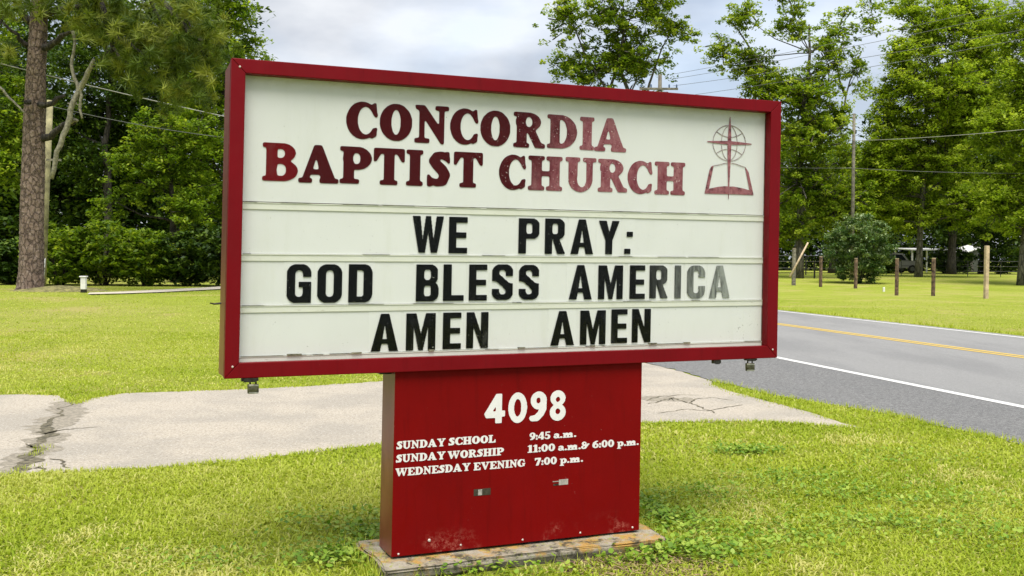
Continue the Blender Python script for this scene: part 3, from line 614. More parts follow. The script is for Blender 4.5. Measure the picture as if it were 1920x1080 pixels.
# mitred front frame
def bar(a,b_,c_,d_,name):
    """quad corners (outer a,b, inner c,d) in x,z -> bar with chamfered front"""
    mb=MB(); q=[a,b_,c_,d_]; cx=sum(p[0] for p in q)/4; cz=sum(p[1] for p in q)/4
    def inset(p,k): return (p[0]+(cx-p[0])*0+0,p[1])
    V=[(p[0],y,p[1]) for y in(.0,.054) for p in q]
    bm=bmesh.new(); vs=[bm.verts.new(v) for v in V]
    for f in((3,2,1,0),(4,5,6,7),(0,1,5,4),(1,2,6,5),(2,3,7,6),(3,0,4,7)): bm.faces.new([vs[i] for i in f])
    bmesh.ops.recalc_face_normals(bm,faces=bm.faces)
    bmesh.ops.bevel(bm,geom=[e_ for e_ in bm.edges],offset=.0035,segments=2,affect='EDGES',profile=.6); bm.verts.index_update()
    mb.add([v.co for v in bm.verts],[[v.index for v in f.verts] for f in bm.faces]); bm.free(); return part(mb,name,M['red'])
bl_,br_,bt_,bb_=.067,.072,.068,.073; g_=.0006
bar((g_,0),(SW-g_,0),(SW-br_-g_,bb_),(bl_+g_,bb_),'bottom_rail'); bar((g_,SH),(bl_+g_,SH-bt_),(SW-br_-g_,SH-bt_),(SW-g_,SH),'top_rail')
bar((0,g_),(bl_,bb_+g_),(bl_,SH-bt_-g_),(0,SH-g_),'left_stile'); bar((SW,g_),(SW,SH-g_),(SW-br_,SH-bt_-g_),(SW-br_,bb_+g_),'right_stile')
# inner return lips
mb=MB(); mb.box(SW-br_-.001,SW-br_+.006,.054,.088,bb_,SH-bt_); part(mb,'inner_trim',M['rust'])
PD=.060
def px2(x,z,d): return on(x,z,d)
# panels
zt=[on(0,q,PD)[1] for q in(.840,.593,.346,.104)]
mb=MB(); mb.box(.034,SW-.034,PD,PD+.006,zt[0]+.002,SH-.034,b=.001); header=part(mb,'header_panel',M['face'])
rows=[]
for k in range(3):
    mb=MB(); mb.box(.034,SW-.034,PD+.002,PD+.007,zt[k+1]-.001,zt[k]-.004,b=.001); rows.append(part(mb,'message_panel',M['face2']))
for k in range(4):
    mb=MB(); mb.box(.036,SW-.036,PD-.003,PD+.001,zt[k]-.036,zt[k]-.004,b=.0015); mb.box(.036,SW-.036,PD-.006,PD+.001,zt[k]-.0065,zt[k]-.002,b=.001); part(mb,'letter_track',M['track'])
    mb=MB(); rr=random.Random(90+k); x=.08
    while x<SW-.1:
        l=rr.uniform(.02,.22)
        if rr.random()<.62: mb.box(x,min(x+l,SW-.08),PD-.0075,PD-.001,zt[k]-.0018,zt[k]-.0018+rr.uniform(.001,.0028))
        x+=l+rr.uniform(.01,.18)
    if k==3:
        for x_,w_ in((.30,.05),(.34,.03),(.62,.05),(1.02,.03),(1.52,.04),(1.95,.03),(2.32,.05),(2.55,.04)): mb.box(x_,x_+w_,PD-.012,PD-.001,zt[k]-.002,zt[k]+rr.uniform(.003,.007))
    g=part(mb,'track_grime',M['grime']); g['kind']='stuff'
mb=MB(); mb.box(.05,SW-.05,PD-.010,PD+.001,.040,zt[3]-.037); part(mb,'bottom_channel',M['track'])
# lettering builder
_gc={}
def glyph(fn,c,rd):
    k=(fn.__name__,c)
    if k not in _gc:
        g=fn(c); Ls=g.outline(rd); Ls=[l for l in Ls if len(l)>=4]
        tri=geometry.tessellate_polygon([[Vector((p[0],p[1],0)) for p in l] for l in Ls]); _gc[k]=(g.w,Ls,tri)
    return _gc[k]
def put(mb,gl,x0,x1,z0,z1,y,th,m=0):
    w,Ls,tri=gl; P=np.concatenate(Ls); n=len(P); X=x0+P[:,0]/w*(x1-x0); Z=z0+P[:,1]*(z1-z0)
    V=[(X[i],y,Z[i]) for i in range(n)]+[(X[i],y+th,Z[i]) for i in range(n)]; F=[]
    for a in tri:
        (ax,az),(bx,bz),(cx,cz)=[(X[i],Z[i]) for i in a]; s=(bx-ax)*(cz-az)-(bz-az)*(cx-ax)
        if abs(s)<1e-12: continue
        F.append(tuple(a) if s>0 else tuple(a)[::-1])
    o=0
    for l in Ls:
        k=len(l); F+=[(o+i,o+n+i,o+n+(i+1)%k,o+(i+1)%k) for i in range(k)]; o+=k
    mb.add(V,F,m)
HEAD=[('C',.555,.709,1.166,1.353),('O',.725,.894,1.166,1.353),('N',.906,1.089,1.163,1.356),('C',1.096,1.245,1.165,1.353),('O',1.262,1.431,1.165,1.352),('R',1.448,1.631,1.166,1.354),('D',1.643,1.821,1.171,1.352),('I',1.837,1.926,1.17,1.35),('A',1.926,2.122,1.168,1.352),
('B',.154,.324,.943,1.127),('A',.326,.522,.94,1.126),('P',.528,.689,.943,1.127),('T',.698,.858,.943,1.127),('I',.867,.957,.943,1.126),('S',.977,1.103,.941,1.126),('T',1.12,1.279,.944,1.127),('C',1.371,1.519,.939,1.126),('H',1.537,1.739,.942,1.126),('U',1.755,1.941,.942,1.128),('R',1.952,2.133,.946,1.127),('C',2.136,2.287,.941,1.126),('H',2.307,2.507,.942,1.127)]
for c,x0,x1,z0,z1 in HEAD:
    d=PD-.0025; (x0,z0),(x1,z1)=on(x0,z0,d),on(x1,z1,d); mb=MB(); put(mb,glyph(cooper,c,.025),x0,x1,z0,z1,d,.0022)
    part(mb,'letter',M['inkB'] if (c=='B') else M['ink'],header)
ROWS=[[('W',.907,1.073,.604,.791),('E',1.101,1.201,.602,.79),('P',1.489,1.61,.604,.791),('R',1.642,1.759,.603,.793),('A',1.794,1.931,.603,.792),('Y',1.963,2.091,.604,.788),(':',2.123,2.177,.607,.758)],
[('G',.282,.4,.355,.543),('O',.43,.552,.354,.543),('D',.584,.704,.354,.544),('B',.931,1.051,.356,.544),('L',1.076,1.187,.357,.545),('E',1.216,1.315,.357,.545),('S',1.344,1.463,.359,.546),('S',1.496,1.613,.359,.544),('A',1.789,1.928,.357,.544),('M',1.966,2.119,.357,.543),('E',2.161,2.257,.357,.544),('R',2.287,2.402,.359,.544),('I',2.449,2.492,.358,.544),('C',2.531,2.65,.357,.544),('A',2.678,2.819,.358,.544)],
[('A',.703,.844,.106,.296),('M',.884,1.04,.107,.296),('E',1.079,1.177,.109,.297),('N',1.207,1.328,.11,.297),('A',1.685,1.826,.111,.296),('M',1.861,2.017,.111,.297),('E',2.051,2.15,.114,.301),('N',2.18,2.299,.115,.301)]]
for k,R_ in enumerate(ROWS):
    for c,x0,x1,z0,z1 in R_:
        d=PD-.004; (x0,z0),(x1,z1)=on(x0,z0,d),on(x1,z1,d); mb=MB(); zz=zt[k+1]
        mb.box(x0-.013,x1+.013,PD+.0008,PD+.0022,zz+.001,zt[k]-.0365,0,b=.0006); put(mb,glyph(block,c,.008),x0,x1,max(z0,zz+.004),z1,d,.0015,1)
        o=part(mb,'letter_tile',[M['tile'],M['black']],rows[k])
# emblem: globe, tapered cross, open book
EX,EZ=on(2.797,1.2545,PD); d=PD-.003; mb=MB()
def ribbon(pts,w,m=0,th=.0015,dy=0.):
    P=[np.array(p) for p in pts]; k=len(P); ws=w if hasattr(w,'__len__') else [w]*k; A=[];B=[]
    for i in range(k):
        t_=P[min(i+1,k-1)]-P[max(i-1,0)]; t_=t_/(np.linalg.norm(t_)+1e-9); n_=np.array([-t_[1],t_[0]])*ws[i]/2; A.append(P[i]+n_);B.append(P[i]-n_)
    mb.add([(p[0],d+dy,p[1]) for p in A+B],[(i+1,i,k+i,k+i+1)[::-1] for i in range(k-1)],m)
ga,gz=.1135,.1045
def el(a,b_,t0,t1,n=28): return [(EX+a*math.cos(t),EZ-.002+b_*math.sin(t)) for t in np.linspace(t0,t1,n)]
ribbon(el(ga,gz,.12*math.pi-.5,2*math.pi+.12*math.pi-.5,60),.0042,1)
ribbon(el(ga*.48,gz*.96,.56*math.pi,1.44*math.pi,30),.0040,1,dy=.0003); ribbon(el(ga*.48,gz*.96,-.44*math.pi,.44*math.pi,30),.0040,1,dy=.0003)
for s_ in(1,-1): ribbon([(EX+x,EZ-.002+s_*(gz*.62-.030*(1-(x/ga/.80)**2))) for x in np.linspace(-ga*.80,ga*.80,20)],.0042,1,dy=.0006)
zt_,zb_=on(0,1.405,PD)[1],on(0,.929,PD)[1]
ribbon([(EX+.002,zt_),(EX+.001,EZ+.08),(EX,EZ),(EX,EZ-.10),(EX,EZ-.22),(EX,zb_)],[.004,.018,.027,.022,.012,.004],0,dy=-.0004)
ribbon([(EX-.153,EZ+.0),(EX-.06,EZ),(EX,EZ),(EX+.06,EZ),(EX+.155,EZ)],[.005,.018,.022,.018,.005],0,dy=-.0008)
def B(x,z): return on(x,z,PD)
lb=[B(2.634,.956),B(2.800,.957),B(2.797,1.003),B(2.770,1.003),B(2.725,.998),B(2.664,.985)]
rb=[B(2.8015,.957),B(2.971,.957),B(2.940,.985),B(2.885,.996),B(2.83,1.003),B(2.803,1.002)]
for q in(lb,rb): mb.add([(x,d,z) for x,z in q],[tuple(range(len(q)))],0)
for q in([B(2.634,.957),B(2.6635,.986),B(2.692,1.115),B(2.687,1.118),B(2.676,1.112),B(2.664,1.09)],[B(2.971,.958),B(2.933,1.09),B(2.916,1.112),B(2.906,1.118),B(2.912,1.10),B(2.9405,.986)]): mb.add([(x,d-.0002,z) for x,z in q],[tuple(range(len(q)))],0)
ribbon([B(2.688,1.116),B(2.73,1.125),B(2.765,1.134),B(2.788,1.137)],.0045,1,dy=-.0004); ribbon([B(2.812,1.137),B(2.845,1.134),B(2.875,1.125),B(2.912,1.116)],.0045,1,dy=-.0004)
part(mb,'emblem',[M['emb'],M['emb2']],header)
# clear cover over the whole face
mb=MB(); mb.box(.05,SW-.05,.030,.033,.055,SH-.05); part(mb,'clear_cover',M['cover'])
# pedestal
ax0,ax1=.840,2.265; PB=-.9356; PF=.030
mb=MB(); mb.box(ax0+.0,ax1,PF,PF+.003,PB,-.001,b=.0008); pf=part(mb,'pedestal_face',M['redp'])
mb=MB(); mb.box(ax0,ax0+.004,PF+.0032,PF+.24,PB,-.001); part(mb,'pedestal_side',M['side']); mb=MB(); mb.box(ax1-.004,ax1,PF+.0032,PF+.24,PB,-.001); part(mb,'pedestal_side',M['side'])
mb=MB(); mb.box(ax0+.0045,ax1-.0045,PF+.234,PF+.238,PB,-.001); part(mb,'pedestal_back',M['redp'])
mb=MB(); mb.box(ax0+.10,ax0+.18,.10,.18,PB-.03,-.003); part(mb,'steel_post',M['steel']); mb=MB(); mb.box(ax1-.18,ax1-.10,.10,.18,PB-.03,-.003); part(mb,'steel_post',M['steel'])
mb=MB(); mb.box(ax0-.06,ax0+.01,.10,.24,-.016,-.002,b=.002); part(mb,'support_bracket',M['steel'])
d=PF-.0016
for c,x0,x1,z0,z1 in[('4',1.315,1.431,-.287,-.133),('0',1.45,1.557,-.292,-.131),('9',1.578,1.671,-.291,-.131),('8',1.69,1.784,-.291,-.13)]:
    (x0,z0),(x1,z1)=on(x0,z0,d),on(x1,z1,d); mb=MB(); put(mb,glyph(digit,c,.015),x0,x1,z0,z1,d,.0015); part(mb,'digit',M['vinyl'],pf)
SP={'.':.0,':':.0}
def word(txt,x0,x1,zb,h,slope=-.012):
    (x0,_),(x1,_)=on(x0,zb,d),on(x1,zb,d); zb=on(0,zb,d)[1]
    gs=[glyph(cooper,c,.022) for c in txt]; tot=sum(g[0] for g in gs)+.03*(len(gs)-1); k=(x1-x0)/tot; x=x0; mb=MB()
    for g in gs: put(mb,g,x,x+g[0]*k,zb,zb+h,d,.0013); x+=(g[0]+.03)*k
    part(mb,'lettering',M['vinyl'],pf)
for tx,x0,x1,z in[('SUNDAY',.846,1.106,-.388),('SCHOOL',1.122,1.381,-.387),('SUNDAY',.845,1.107,-.455),('WORSHIP',1.118,1.43,-.456),('WEDNESDAY',.843,1.245,-.524),('EVENING',1.262,1.552,-.525),
  ('9:45',1.575,1.696,-.388),('a.m.',1.715,1.85,-.387),('11:00',1.565,1.725,-.454),('a.m.&',1.743,1.931,-.455),('6:00',1.949,2.082,-.455),('p.m.',2.101,2.237,-.455),('7:00',1.608,1.737,-.525),('p.m.',1.755,1.894,-.524)]: word(tx,x0,x1,z,.0405)
# screws and stickers
def screw(x,z,y,r_):
    mb=MB(); n=10; V=[(x+r_*math.cos(i*6.283/n),y,z+r_*math.sin(i*6.283/n)) for i in range(n)]+[(x+r_*.6*math.cos(i*6.283/n),y-r_*.5,z+r_*.6*math.sin(i*6.283/n)) for i in range(n)]
    mb.add(V,[(i,(i+1)%n,n+(i+1)%n,n+i) for i in range(n)]+[tuple(range(n,2*n))]); part(mb,'screw',M['screw'],smooth=False)
for x,z,r_ in[(.868,-.916,.006),(1.029,-.863,.0085),(1.2,-.904,.0055),(1.546,-.912,.006),(1.885,-.908,.006),(2.207,-.91,.006)]: x,z=on(x,max(z,-.925),PF); screw(x,z,PF-.0003,r_)
for x,z in[(.040,1.48),(.037,.056),(3.127,.05)]: screw(x,z,-.0003,.0055)
M['tape']=simple('dark_sticker',(.045,.038,.032),.3,0,.3,60); M['tapew']=simple('sticker_scrap',(.36,.34,.31),.5,0,.2,60)
mb=MB(); y=PF-.0012; mb.box(1.276,1.370,y,PF-.0002,-.664,-.629,0); mb.box(1.300,1.322,y-.0004,y-.0001,-.662,-.632,1); part(mb,'sticker',[M['tape'],M['tapew']],pf)
mb=MB(); mb.box(1.742,1.760,y,PF-.0002,-.646,-.637,0); mb.box(1.765,1.820,y,PF-.0002,-.646,-.616,1);mb.box(1.728,1.764,y,PF-.0002,-.627,-.6225,1);mb.box(1.732,1.7645,y,PF-.0002,-.6465,-.6372,0); part(mb,'sticker',[M['tape'],M['tapew']],pf)
# hasps under the cabinet
for x0,x1,h in((.080,.160,.016),(2.722,2.770,.020),(2.945,3.020,.010)):
    mb=MB(); mb.box(x0,x1,.002,.03,-h,-.0008,b=.002); mb.box(x0+.01,x1-.01,.0,.004,-h-.004,-.001); part(mb,'hasp',M['steel'])
mb=MB(); mb.tube([(-.001,.20,.355),(-.035,.195,.352),(-.055,.19,.357)],[.006,.005,.003],6); part(mb,'side_latch',M['steel'])
# padlocks hang from the hasps
def padlock(x,z,label,rz):
    e_=empty('padlock'); e_.matrix_world=sign.matrix_world@Matrix.Translation(sh((x,.012,z)))@Matrix.Rotation(rz,4,'Z'); tag(e_,label,'padlock',None)
    mb=MB(); mb.box(-.026,.026,-.012,.012,-.078,-.032,b=.006); o=mb.build('lock_body',M['lockb'],e_,True)
    for q in(-.0735,-.040): mb=MB(); mb.box(-.0235,.0235,-.0135,.0135,q-.003,q+.003,b=.0015); mb.build('rim',M['steelb'],e_)
    mb=MB(); mb.tube([(-.014,0,-.034),(-.014,0,-.012)]+[(-.014*math.cos(a),0,-.012+.012*math.sin(a)) for a in np.linspace(.3,math.pi-.3,7)]+[(.014,0,-.012),(.014,0,-.034)],.0042,8); mb.build('shackle',M['steel'],e_,True); return e_
M['steelb']=simple('worn_lock_rim',(.42,.42,.36),.3,.8,.25,60)
padlock(.134,.002,'padlock hanging under the left corner of the sign cabinet',rad(6)); padlock(2.975,.006,'padlock hanging under the right corner of the sign cabinet',rad(-12))
# concrete slab
slab=empty('concrete_slab'); slab.matrix_world=Matrix.Translation((SO[0],SO[1],0))@Matrix.Rotation(SA,4,'Z'); tag(slab,'mossy stained concrete slab under the red pedestal','slab')
m,t,b=mat('mossy_concrete'); v=pos(t); s=nd(t,'ShaderNodeSeparateXYZ'); t.links.new(v,s.inputs[0])
c=ramp(t,noise(t,9,7,.7,v),[(.3,(.17,.15,.11)),(.5,(.36,.32,.24)),(.7,(.45,.41,.34))]); c=mixc(t,mrange(t,noise(t,6,6,.7,v),.46,.60,0,.95),c,(.46,.27,.06)); c=mixc(t,mrange(t,noise(t,11,6,.75,v,out=0),.50,.62,0,.9),c,(.055,.050,.030))
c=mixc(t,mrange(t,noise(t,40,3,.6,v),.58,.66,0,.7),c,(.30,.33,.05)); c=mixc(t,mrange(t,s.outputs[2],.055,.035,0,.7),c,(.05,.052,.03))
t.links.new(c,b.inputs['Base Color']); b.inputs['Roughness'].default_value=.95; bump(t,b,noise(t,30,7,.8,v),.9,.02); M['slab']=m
bm=bmesh.new(); bmesh.ops.create_cube(bm,size=1); bmesh.ops.scale(bm,vec=(1.60,.56,.14),verts=bm.verts); bmesh.ops.translate(bm,vec=(1.545,.120,.0),verts=bm.verts)
bmesh.ops.bevel(bm,geom=bm.edges[:],offset=.012,segments=2,affect='EDGES'); bmesh.ops.subdivide_edges(bm,edges=bm.edges[:],cuts=5,use_grid_fill=True)
rr=random.Random(5)
for v_ in bm.verts:
    v_.co.x+=rr.gauss(0,.004)+.010*math.sin(v_.co.y*17); v_.co.y+=rr.gauss(0,.004)+.012*math.sin(v_.co.x*5.1); v_.co.z+=rr.gauss(0,.002)-(.004 if v_.co.z>.05 else 0)
    if v_.co.x<.79: v_.co.x-=.03*max(0,(v_.co.y)/.4); 
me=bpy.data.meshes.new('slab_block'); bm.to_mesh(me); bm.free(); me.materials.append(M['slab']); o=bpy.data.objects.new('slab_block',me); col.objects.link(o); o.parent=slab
# ---------------------------------------------------------------- trees
M['bark']=None
def bark(name,c1,c2,c3,sc_=6.,vs=.45,st=1.):
    m,t,b=mat(name); v=scl(t,pos(t),(1,1,vs)); d=vor(t,sc_,mixc(t,.16,v,noise(t,sc_*.7,5,.7,v,out=1)),'DISTANCE_TO_EDGE'); n=noise(t,sc_*1.1,8,.8,v)
    c=ramp(t,n,[(.3,c1),(.5,c2),(.72,c3)]); c=mixc(t,mrange(t,d,.0,.09,.85,0),c,tuple(x*.62 for x in c1)); t.links.new(c,b.inputs['Base Color']); b.inputs['Roughness'].default_value=.92
    bump(t,b,mth(t,'ADD',mrange(t,d,0,.12,0,1),mth(t,'MULTIPLY',n,.5)),st,.05); return m
M['pinebark']=bark('pine_bark',(.10,.066,.048),(.19,.135,.105),(.36,.29,.245),8.5,.62,.8); M['bark']=bark('tree_bark',(.055,.05,.04),(.12,.11,.09),(.21,.20,.17),7,.3)
M['darkbark']=bark('dark_bark',(.02,.017,.013),(.045,.038,.030),(.08,.07,.055),7,.3); M['lichen']=simple('lichened_dead_wood',(.27,.25,.19),.9,0,.35,14,.6)
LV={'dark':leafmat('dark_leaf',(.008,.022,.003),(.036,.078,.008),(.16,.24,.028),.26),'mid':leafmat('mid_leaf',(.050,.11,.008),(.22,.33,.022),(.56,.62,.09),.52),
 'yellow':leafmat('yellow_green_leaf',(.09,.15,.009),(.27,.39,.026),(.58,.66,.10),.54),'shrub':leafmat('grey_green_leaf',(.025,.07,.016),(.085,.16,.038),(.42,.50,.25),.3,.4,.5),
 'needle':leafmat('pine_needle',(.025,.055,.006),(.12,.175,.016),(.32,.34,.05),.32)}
def leaves(cent,rr,n,size,seed,flat=.55,tbase=None,droop=.0,tv=.16):
    """n leaf quads per clump around clump centres"""
    r=np.random.default_rng(seed); k=len(cent); c=np.repeat(cent,n,0); R=np.repeat(rr,n)
    d=r.normal(0,1,(k*n,3)); d/=np.linalg.norm(d,axis=1)[:,None]; d*=(r.random(k*n)**.45)[:,None]; 
    p=c+d*R[:,None]*[1,1,flat]; m=len(p)
    an=r.random(m)*6.283; el=r.normal(-.15-droop,.42,m); u=np.stack([np.cos(an)*np.cos(el),np.sin(an)*np.cos(el),np.sin(el)],1)
    w_=np.stack([-np.sin(an),np.cos(an),r.normal(0,.45,m)],1); w_/=np.linalg.norm(w_,axis=1)[:,None]
    s=(size*(.6+.8*r.random(m)))[:,None]
    V=np.stack([p-u*s*.5,p+w_*s*.30-u*s*.02,p+u*s*.5-[0,0,1]*s*.12,p-w_*s*.30-u*s*.02],1).reshape(-1,3)
    tb=np.repeat(r.random(k) if tbase is None else tbase,n); ti=(tb*.62+.19+r.normal(0,tv,m)).clip(0,1)
    return V,np.repeat(ti,4)
def place(px,py,Y): return PT(px,py,Y)
def tree(name,label,cat,Y,base,lobes,leaf='mid',lsize=.20,tr=.30,seed=1,group=None,barkm='bark',limbs=None,cl=.55,dens=1.,twig=True,flat=.55,nl=46,tshift=0.,tw=1.,extra=()):
    r=np.random.default_rng(seed); X0=PT(base[0],base[1],Y); b=np.array([X0[0],Y,GZ(X0[0],Y)]); k=F_PX/Y
    root=empty(name,b); tag(root,label,cat,group)
    LB=[]
    for l in lobes:
        c=PT(l[0],l[1],Y); c[1]+=(l[5] if len(l)>5 else r.uniform(-.5,.5)*l[2]/k); LB.append((c-b,l[2]/k,l[3]/k,l[4] if len(l)>4 else 1.))
    hs=max(c[2]+rz*.3 for c,_,rz,_ in LB); mb=MB(); C_=[];RR=[]
    cm=sum(c*rx*rz for c,rx,rz,_ in LB)/sum(rx*rz for _,rx,rz,_ in LB)
    # trunk spine
    sp=[np.array([0,0,-.1])]; n=9
    for i in range(1,n+1):
        f=i/n; p=np.array([cm[0]*f**1.6,cm[1]*f**1.6,hs*.86*f])+np.append(r.normal(0,.012*hs*f,2),0); sp.append(p)
    tr*=.72; rad_=[tr*1.3]+[tr*(1-.80*(i/n)**1.1) for i in range(1,n+1)]; mb.tube(sp,rad_,10)
    spn=np.array(sp)
    for c,rx,rz,dn in LB:
        h0=np.clip(c[2]-rz*.9-rx*.5,hs*.16,hs*.8); j=int(np.clip(np.searchsorted(spn[:,2],h0),1,n-1)); st=spn[j]; r0=rad_[j]*.55
        mid=st*.5+c*.5+np.append(r.normal(0,.10*rx,2),-.06*np.linalg.norm(c-st)); path=[st,st*.75+mid*.25+[0,0,.04*rx],mid,mid*.5+c*.5+r.normal(0,.06*rx,3),c]
        mb.tube(path,[r0,r0*.8,r0*.6,r0*.4,r0*.22],6)
        nb=max(5,int(4.2*dn*dens*(rx*rx*rz)**(.55)/cl+4))
        for q in range(nb):
            d=r.normal(0,1,3); d/=np.linalg.norm(d); d*=r.random()**.4; e_=c+d*[rx,rx*.9,rz]
            if b[2]+e_[2]<.35: e_[2]=.35
            mm=(c+e_)/2+r.normal(0,.09*rx,3); 
            if twig: mb.tube([c*.7+mm*.3,mm,e_*.85+mm*.15,e_],[r0*.22*tw,r0*.15*tw,.025*tw,.012*tw],4,cap=False)
            nc=int(r.integers(3,6))
            for z in range(nc):
                f=.35+.65*z/max(1,nc-1); p=mm*(1-f)+e_*f+r.normal(0,cl*.9,3); C_.append(p); RR.append(cl*(.6+.8*r.random()))
    for E_ in extra:
        q_=[PT(x_,y_,Y)-b+np.append(r.normal(0,.12,2),0) for x_,y_ in E_]; mb.tube(q_,list(np.linspace(.11,.02,len(q_))),6)
    mb.build('trunk',M[barkm],root,True)
    C_=np.array(C_);RR=np.array(RR); zz=C_[:,2]; tb=(r.random(len(C_))*.75+.25*vnoise(C_[:,0]+50,C_[:,2]+50,1.6,seed)+tshift).clip(0,1)
    V,T=leaves(C_,RR,nl,lsize,seed+100,flat,tb); npmesh('crown',V,np.arange(len(V)),4,LV[leaf],root,T); return root
# right-hand trees beyond the road
tree('deciduous_tree','open leafy tree rising behind the middle of the sign top','tree',62,(1185,516),[(1075,40,55,50,.5),(1060,118,42,32,.5),(1135,20,50,45,.5),(1160,85,62,48,.7),(1215,35,62,55,.7),(1205,115,62,40,.8),(1120,135,45,40,.7),(1272,60,34,22,.35),(1140,-50,75,50,.6),(1215,-60,75,60,.6),(1150,230,110,80,.9),(1200,330,100,70,.7)],'mid',.20,.36,1,cl=.36,nl=34,dens=1.3,tw=2.,extra=[[(1180,300),(1140,180),(1100,110),(1080,40),(1072,-20)],[(1190,280),(1215,160),(1240,90),(1268,50)],[(1140,180),(1170,90),(1190,20)]])
tree('deciduous_tree','tall thin-topped tree with bare twisting limbs right of the sign corner','tree',66,(1497,526),[(1388,28,36,34,.5),(1352,95,34,30,.4),(1412,120,48,42,.7),(1480,55,30,58,.55),(1475,-20,30,40,.4),(1575,48,44,38,.28),(1632,28,26,34,.22),(1500,178,62,55,.9),(1552,120,40,55,.55),(1436,170,42,42,.9),(1606,140,22,45,.25),(1508,260,78,50,1.0),(1570,225,34,40,.7),(1595,380,40,50,.8),(1500,345,70,60,.9),(1562,390,60,48,.9),(1590,300,36,50,.35),(1478,430,46,38,.8)],'mid',.20,.40,2,cl=.38,nl=36,dens=1.45,tw=2.,extra=[[(1512,320),(1549,263),(1572,232),(1582,206),(1585,180),(1598,150),(1603,130),(1615,108)],[(1585,180),(1572,150),(1568,110)],[(1603,130),(1622,120)],[(1495,200),(1440,150),(1408,96),(1380,60),(1362,30)],[(1510,190),(1560,120),(1586,70)]])
tree('broadleaf_tree','big full green tree standing right of the utility pole','tree',70,(1722,514),[(1692,120,46,50,.8),(1640,305,34,40,.8),(1634,350,34,36,.7),(1662,190,34,50,.7),(1650,262,30,36,.7),(1852,45,44,40,.6),(1806,20,40,40,.5),(1750,60,62,50,.7),(1720,10,50,40,.5),(1745,175,88,72,1),(1688,255,60,52,1),(1835,120,70,70,.9),(1825,215,88,72,1),(1668,330,62,52,.9),(1770,300,100,62,1),(1715,400,92,34,.8),(1815,385,80,40,.8),(1655,395,40,40,.7)],'yellow',.20,.32,3,cl=.46,nl=44,dens=2.1,tshift=.06,tw=1.6)
tree('broadleaf_tree','yellow-green tree cut by the right edge of the picture','tree',58,(1917,520),[(1902,60,50,55,.5),(1925,150,62,70,.9),(1885,240,52,50,.9),(1940,270,80,80,1),(1888,340,56,48,1),(1920,400,60,40,.9),(1872,400,34,30,.6),(1990,180,90,120,1),(1985,20,80,70,.7)],'yellow',.18,.36,4,cl=.46,nl=54,dens=1.7,tshift=.05)
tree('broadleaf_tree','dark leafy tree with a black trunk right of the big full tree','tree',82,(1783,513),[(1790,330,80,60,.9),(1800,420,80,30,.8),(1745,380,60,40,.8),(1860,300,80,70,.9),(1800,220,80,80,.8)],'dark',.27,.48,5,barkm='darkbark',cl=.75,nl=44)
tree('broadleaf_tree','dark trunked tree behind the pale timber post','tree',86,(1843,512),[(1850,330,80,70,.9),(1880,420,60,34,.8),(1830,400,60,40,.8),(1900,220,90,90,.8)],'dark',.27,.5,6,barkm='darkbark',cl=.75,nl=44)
tree('broadleaf_tree','shaded tree behind the utility pole and bush','tree',84,(1560,512),[(1570,330,70,60,.7),(1610,410,60,42,.9),(1530,400,60,48,.9),(1620,320,50,40,.5),(1660,350,60,60,.8),(1640,440,50,30,.7)],'mid',.27,.42,7,barkm='darkbark',cl=.72,nl=44,tshift=-.15)
tree('broadleaf_tree','shaded tree half hidden behind the right frame of the sign','tree',80,(1445,514),[(1440,300,70,70,.8),(1400,400,70,60,.8),(1480,360,50,50,.9),(1340,340,80,80,.7)],'mid',.26,.42,8,barkm='darkbark',cl=.70,nl=44,tshift=-.1)
# left-hand woods
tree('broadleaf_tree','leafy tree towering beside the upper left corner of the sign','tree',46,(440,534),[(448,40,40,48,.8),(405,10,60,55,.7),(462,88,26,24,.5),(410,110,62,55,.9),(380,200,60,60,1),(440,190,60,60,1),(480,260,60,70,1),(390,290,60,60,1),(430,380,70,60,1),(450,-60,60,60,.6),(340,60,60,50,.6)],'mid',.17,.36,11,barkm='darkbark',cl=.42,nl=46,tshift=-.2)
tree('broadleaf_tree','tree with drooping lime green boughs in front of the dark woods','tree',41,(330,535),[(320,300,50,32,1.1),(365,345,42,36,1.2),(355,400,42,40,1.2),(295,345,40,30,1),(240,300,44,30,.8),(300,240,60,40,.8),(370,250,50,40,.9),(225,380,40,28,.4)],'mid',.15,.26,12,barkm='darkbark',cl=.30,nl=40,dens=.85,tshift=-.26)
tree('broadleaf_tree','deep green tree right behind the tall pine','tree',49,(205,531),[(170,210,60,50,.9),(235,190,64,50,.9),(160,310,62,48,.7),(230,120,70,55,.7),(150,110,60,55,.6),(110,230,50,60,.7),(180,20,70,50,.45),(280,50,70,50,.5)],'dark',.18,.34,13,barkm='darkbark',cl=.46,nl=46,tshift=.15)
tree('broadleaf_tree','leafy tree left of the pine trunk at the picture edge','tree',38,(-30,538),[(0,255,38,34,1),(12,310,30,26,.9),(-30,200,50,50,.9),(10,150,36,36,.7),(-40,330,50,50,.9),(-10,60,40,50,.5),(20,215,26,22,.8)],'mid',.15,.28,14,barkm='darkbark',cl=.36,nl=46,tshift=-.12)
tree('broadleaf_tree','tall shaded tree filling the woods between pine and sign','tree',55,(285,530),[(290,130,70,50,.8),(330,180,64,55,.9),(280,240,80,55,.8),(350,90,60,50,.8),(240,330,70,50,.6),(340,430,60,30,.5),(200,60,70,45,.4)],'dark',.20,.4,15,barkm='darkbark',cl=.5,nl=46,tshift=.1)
tree('broadleaf_tree','dark tree filling the woods behind the left picture edge','tree',52,(60,531),[(40,330,60,60,.8),(20,240,60,60,.8),(90,180,60,70,.8),(30,120,50,50,.6),(120,370,50,40,.5)],'dark',.20,.4,16,barkm='darkbark',cl=.5,nl=46)
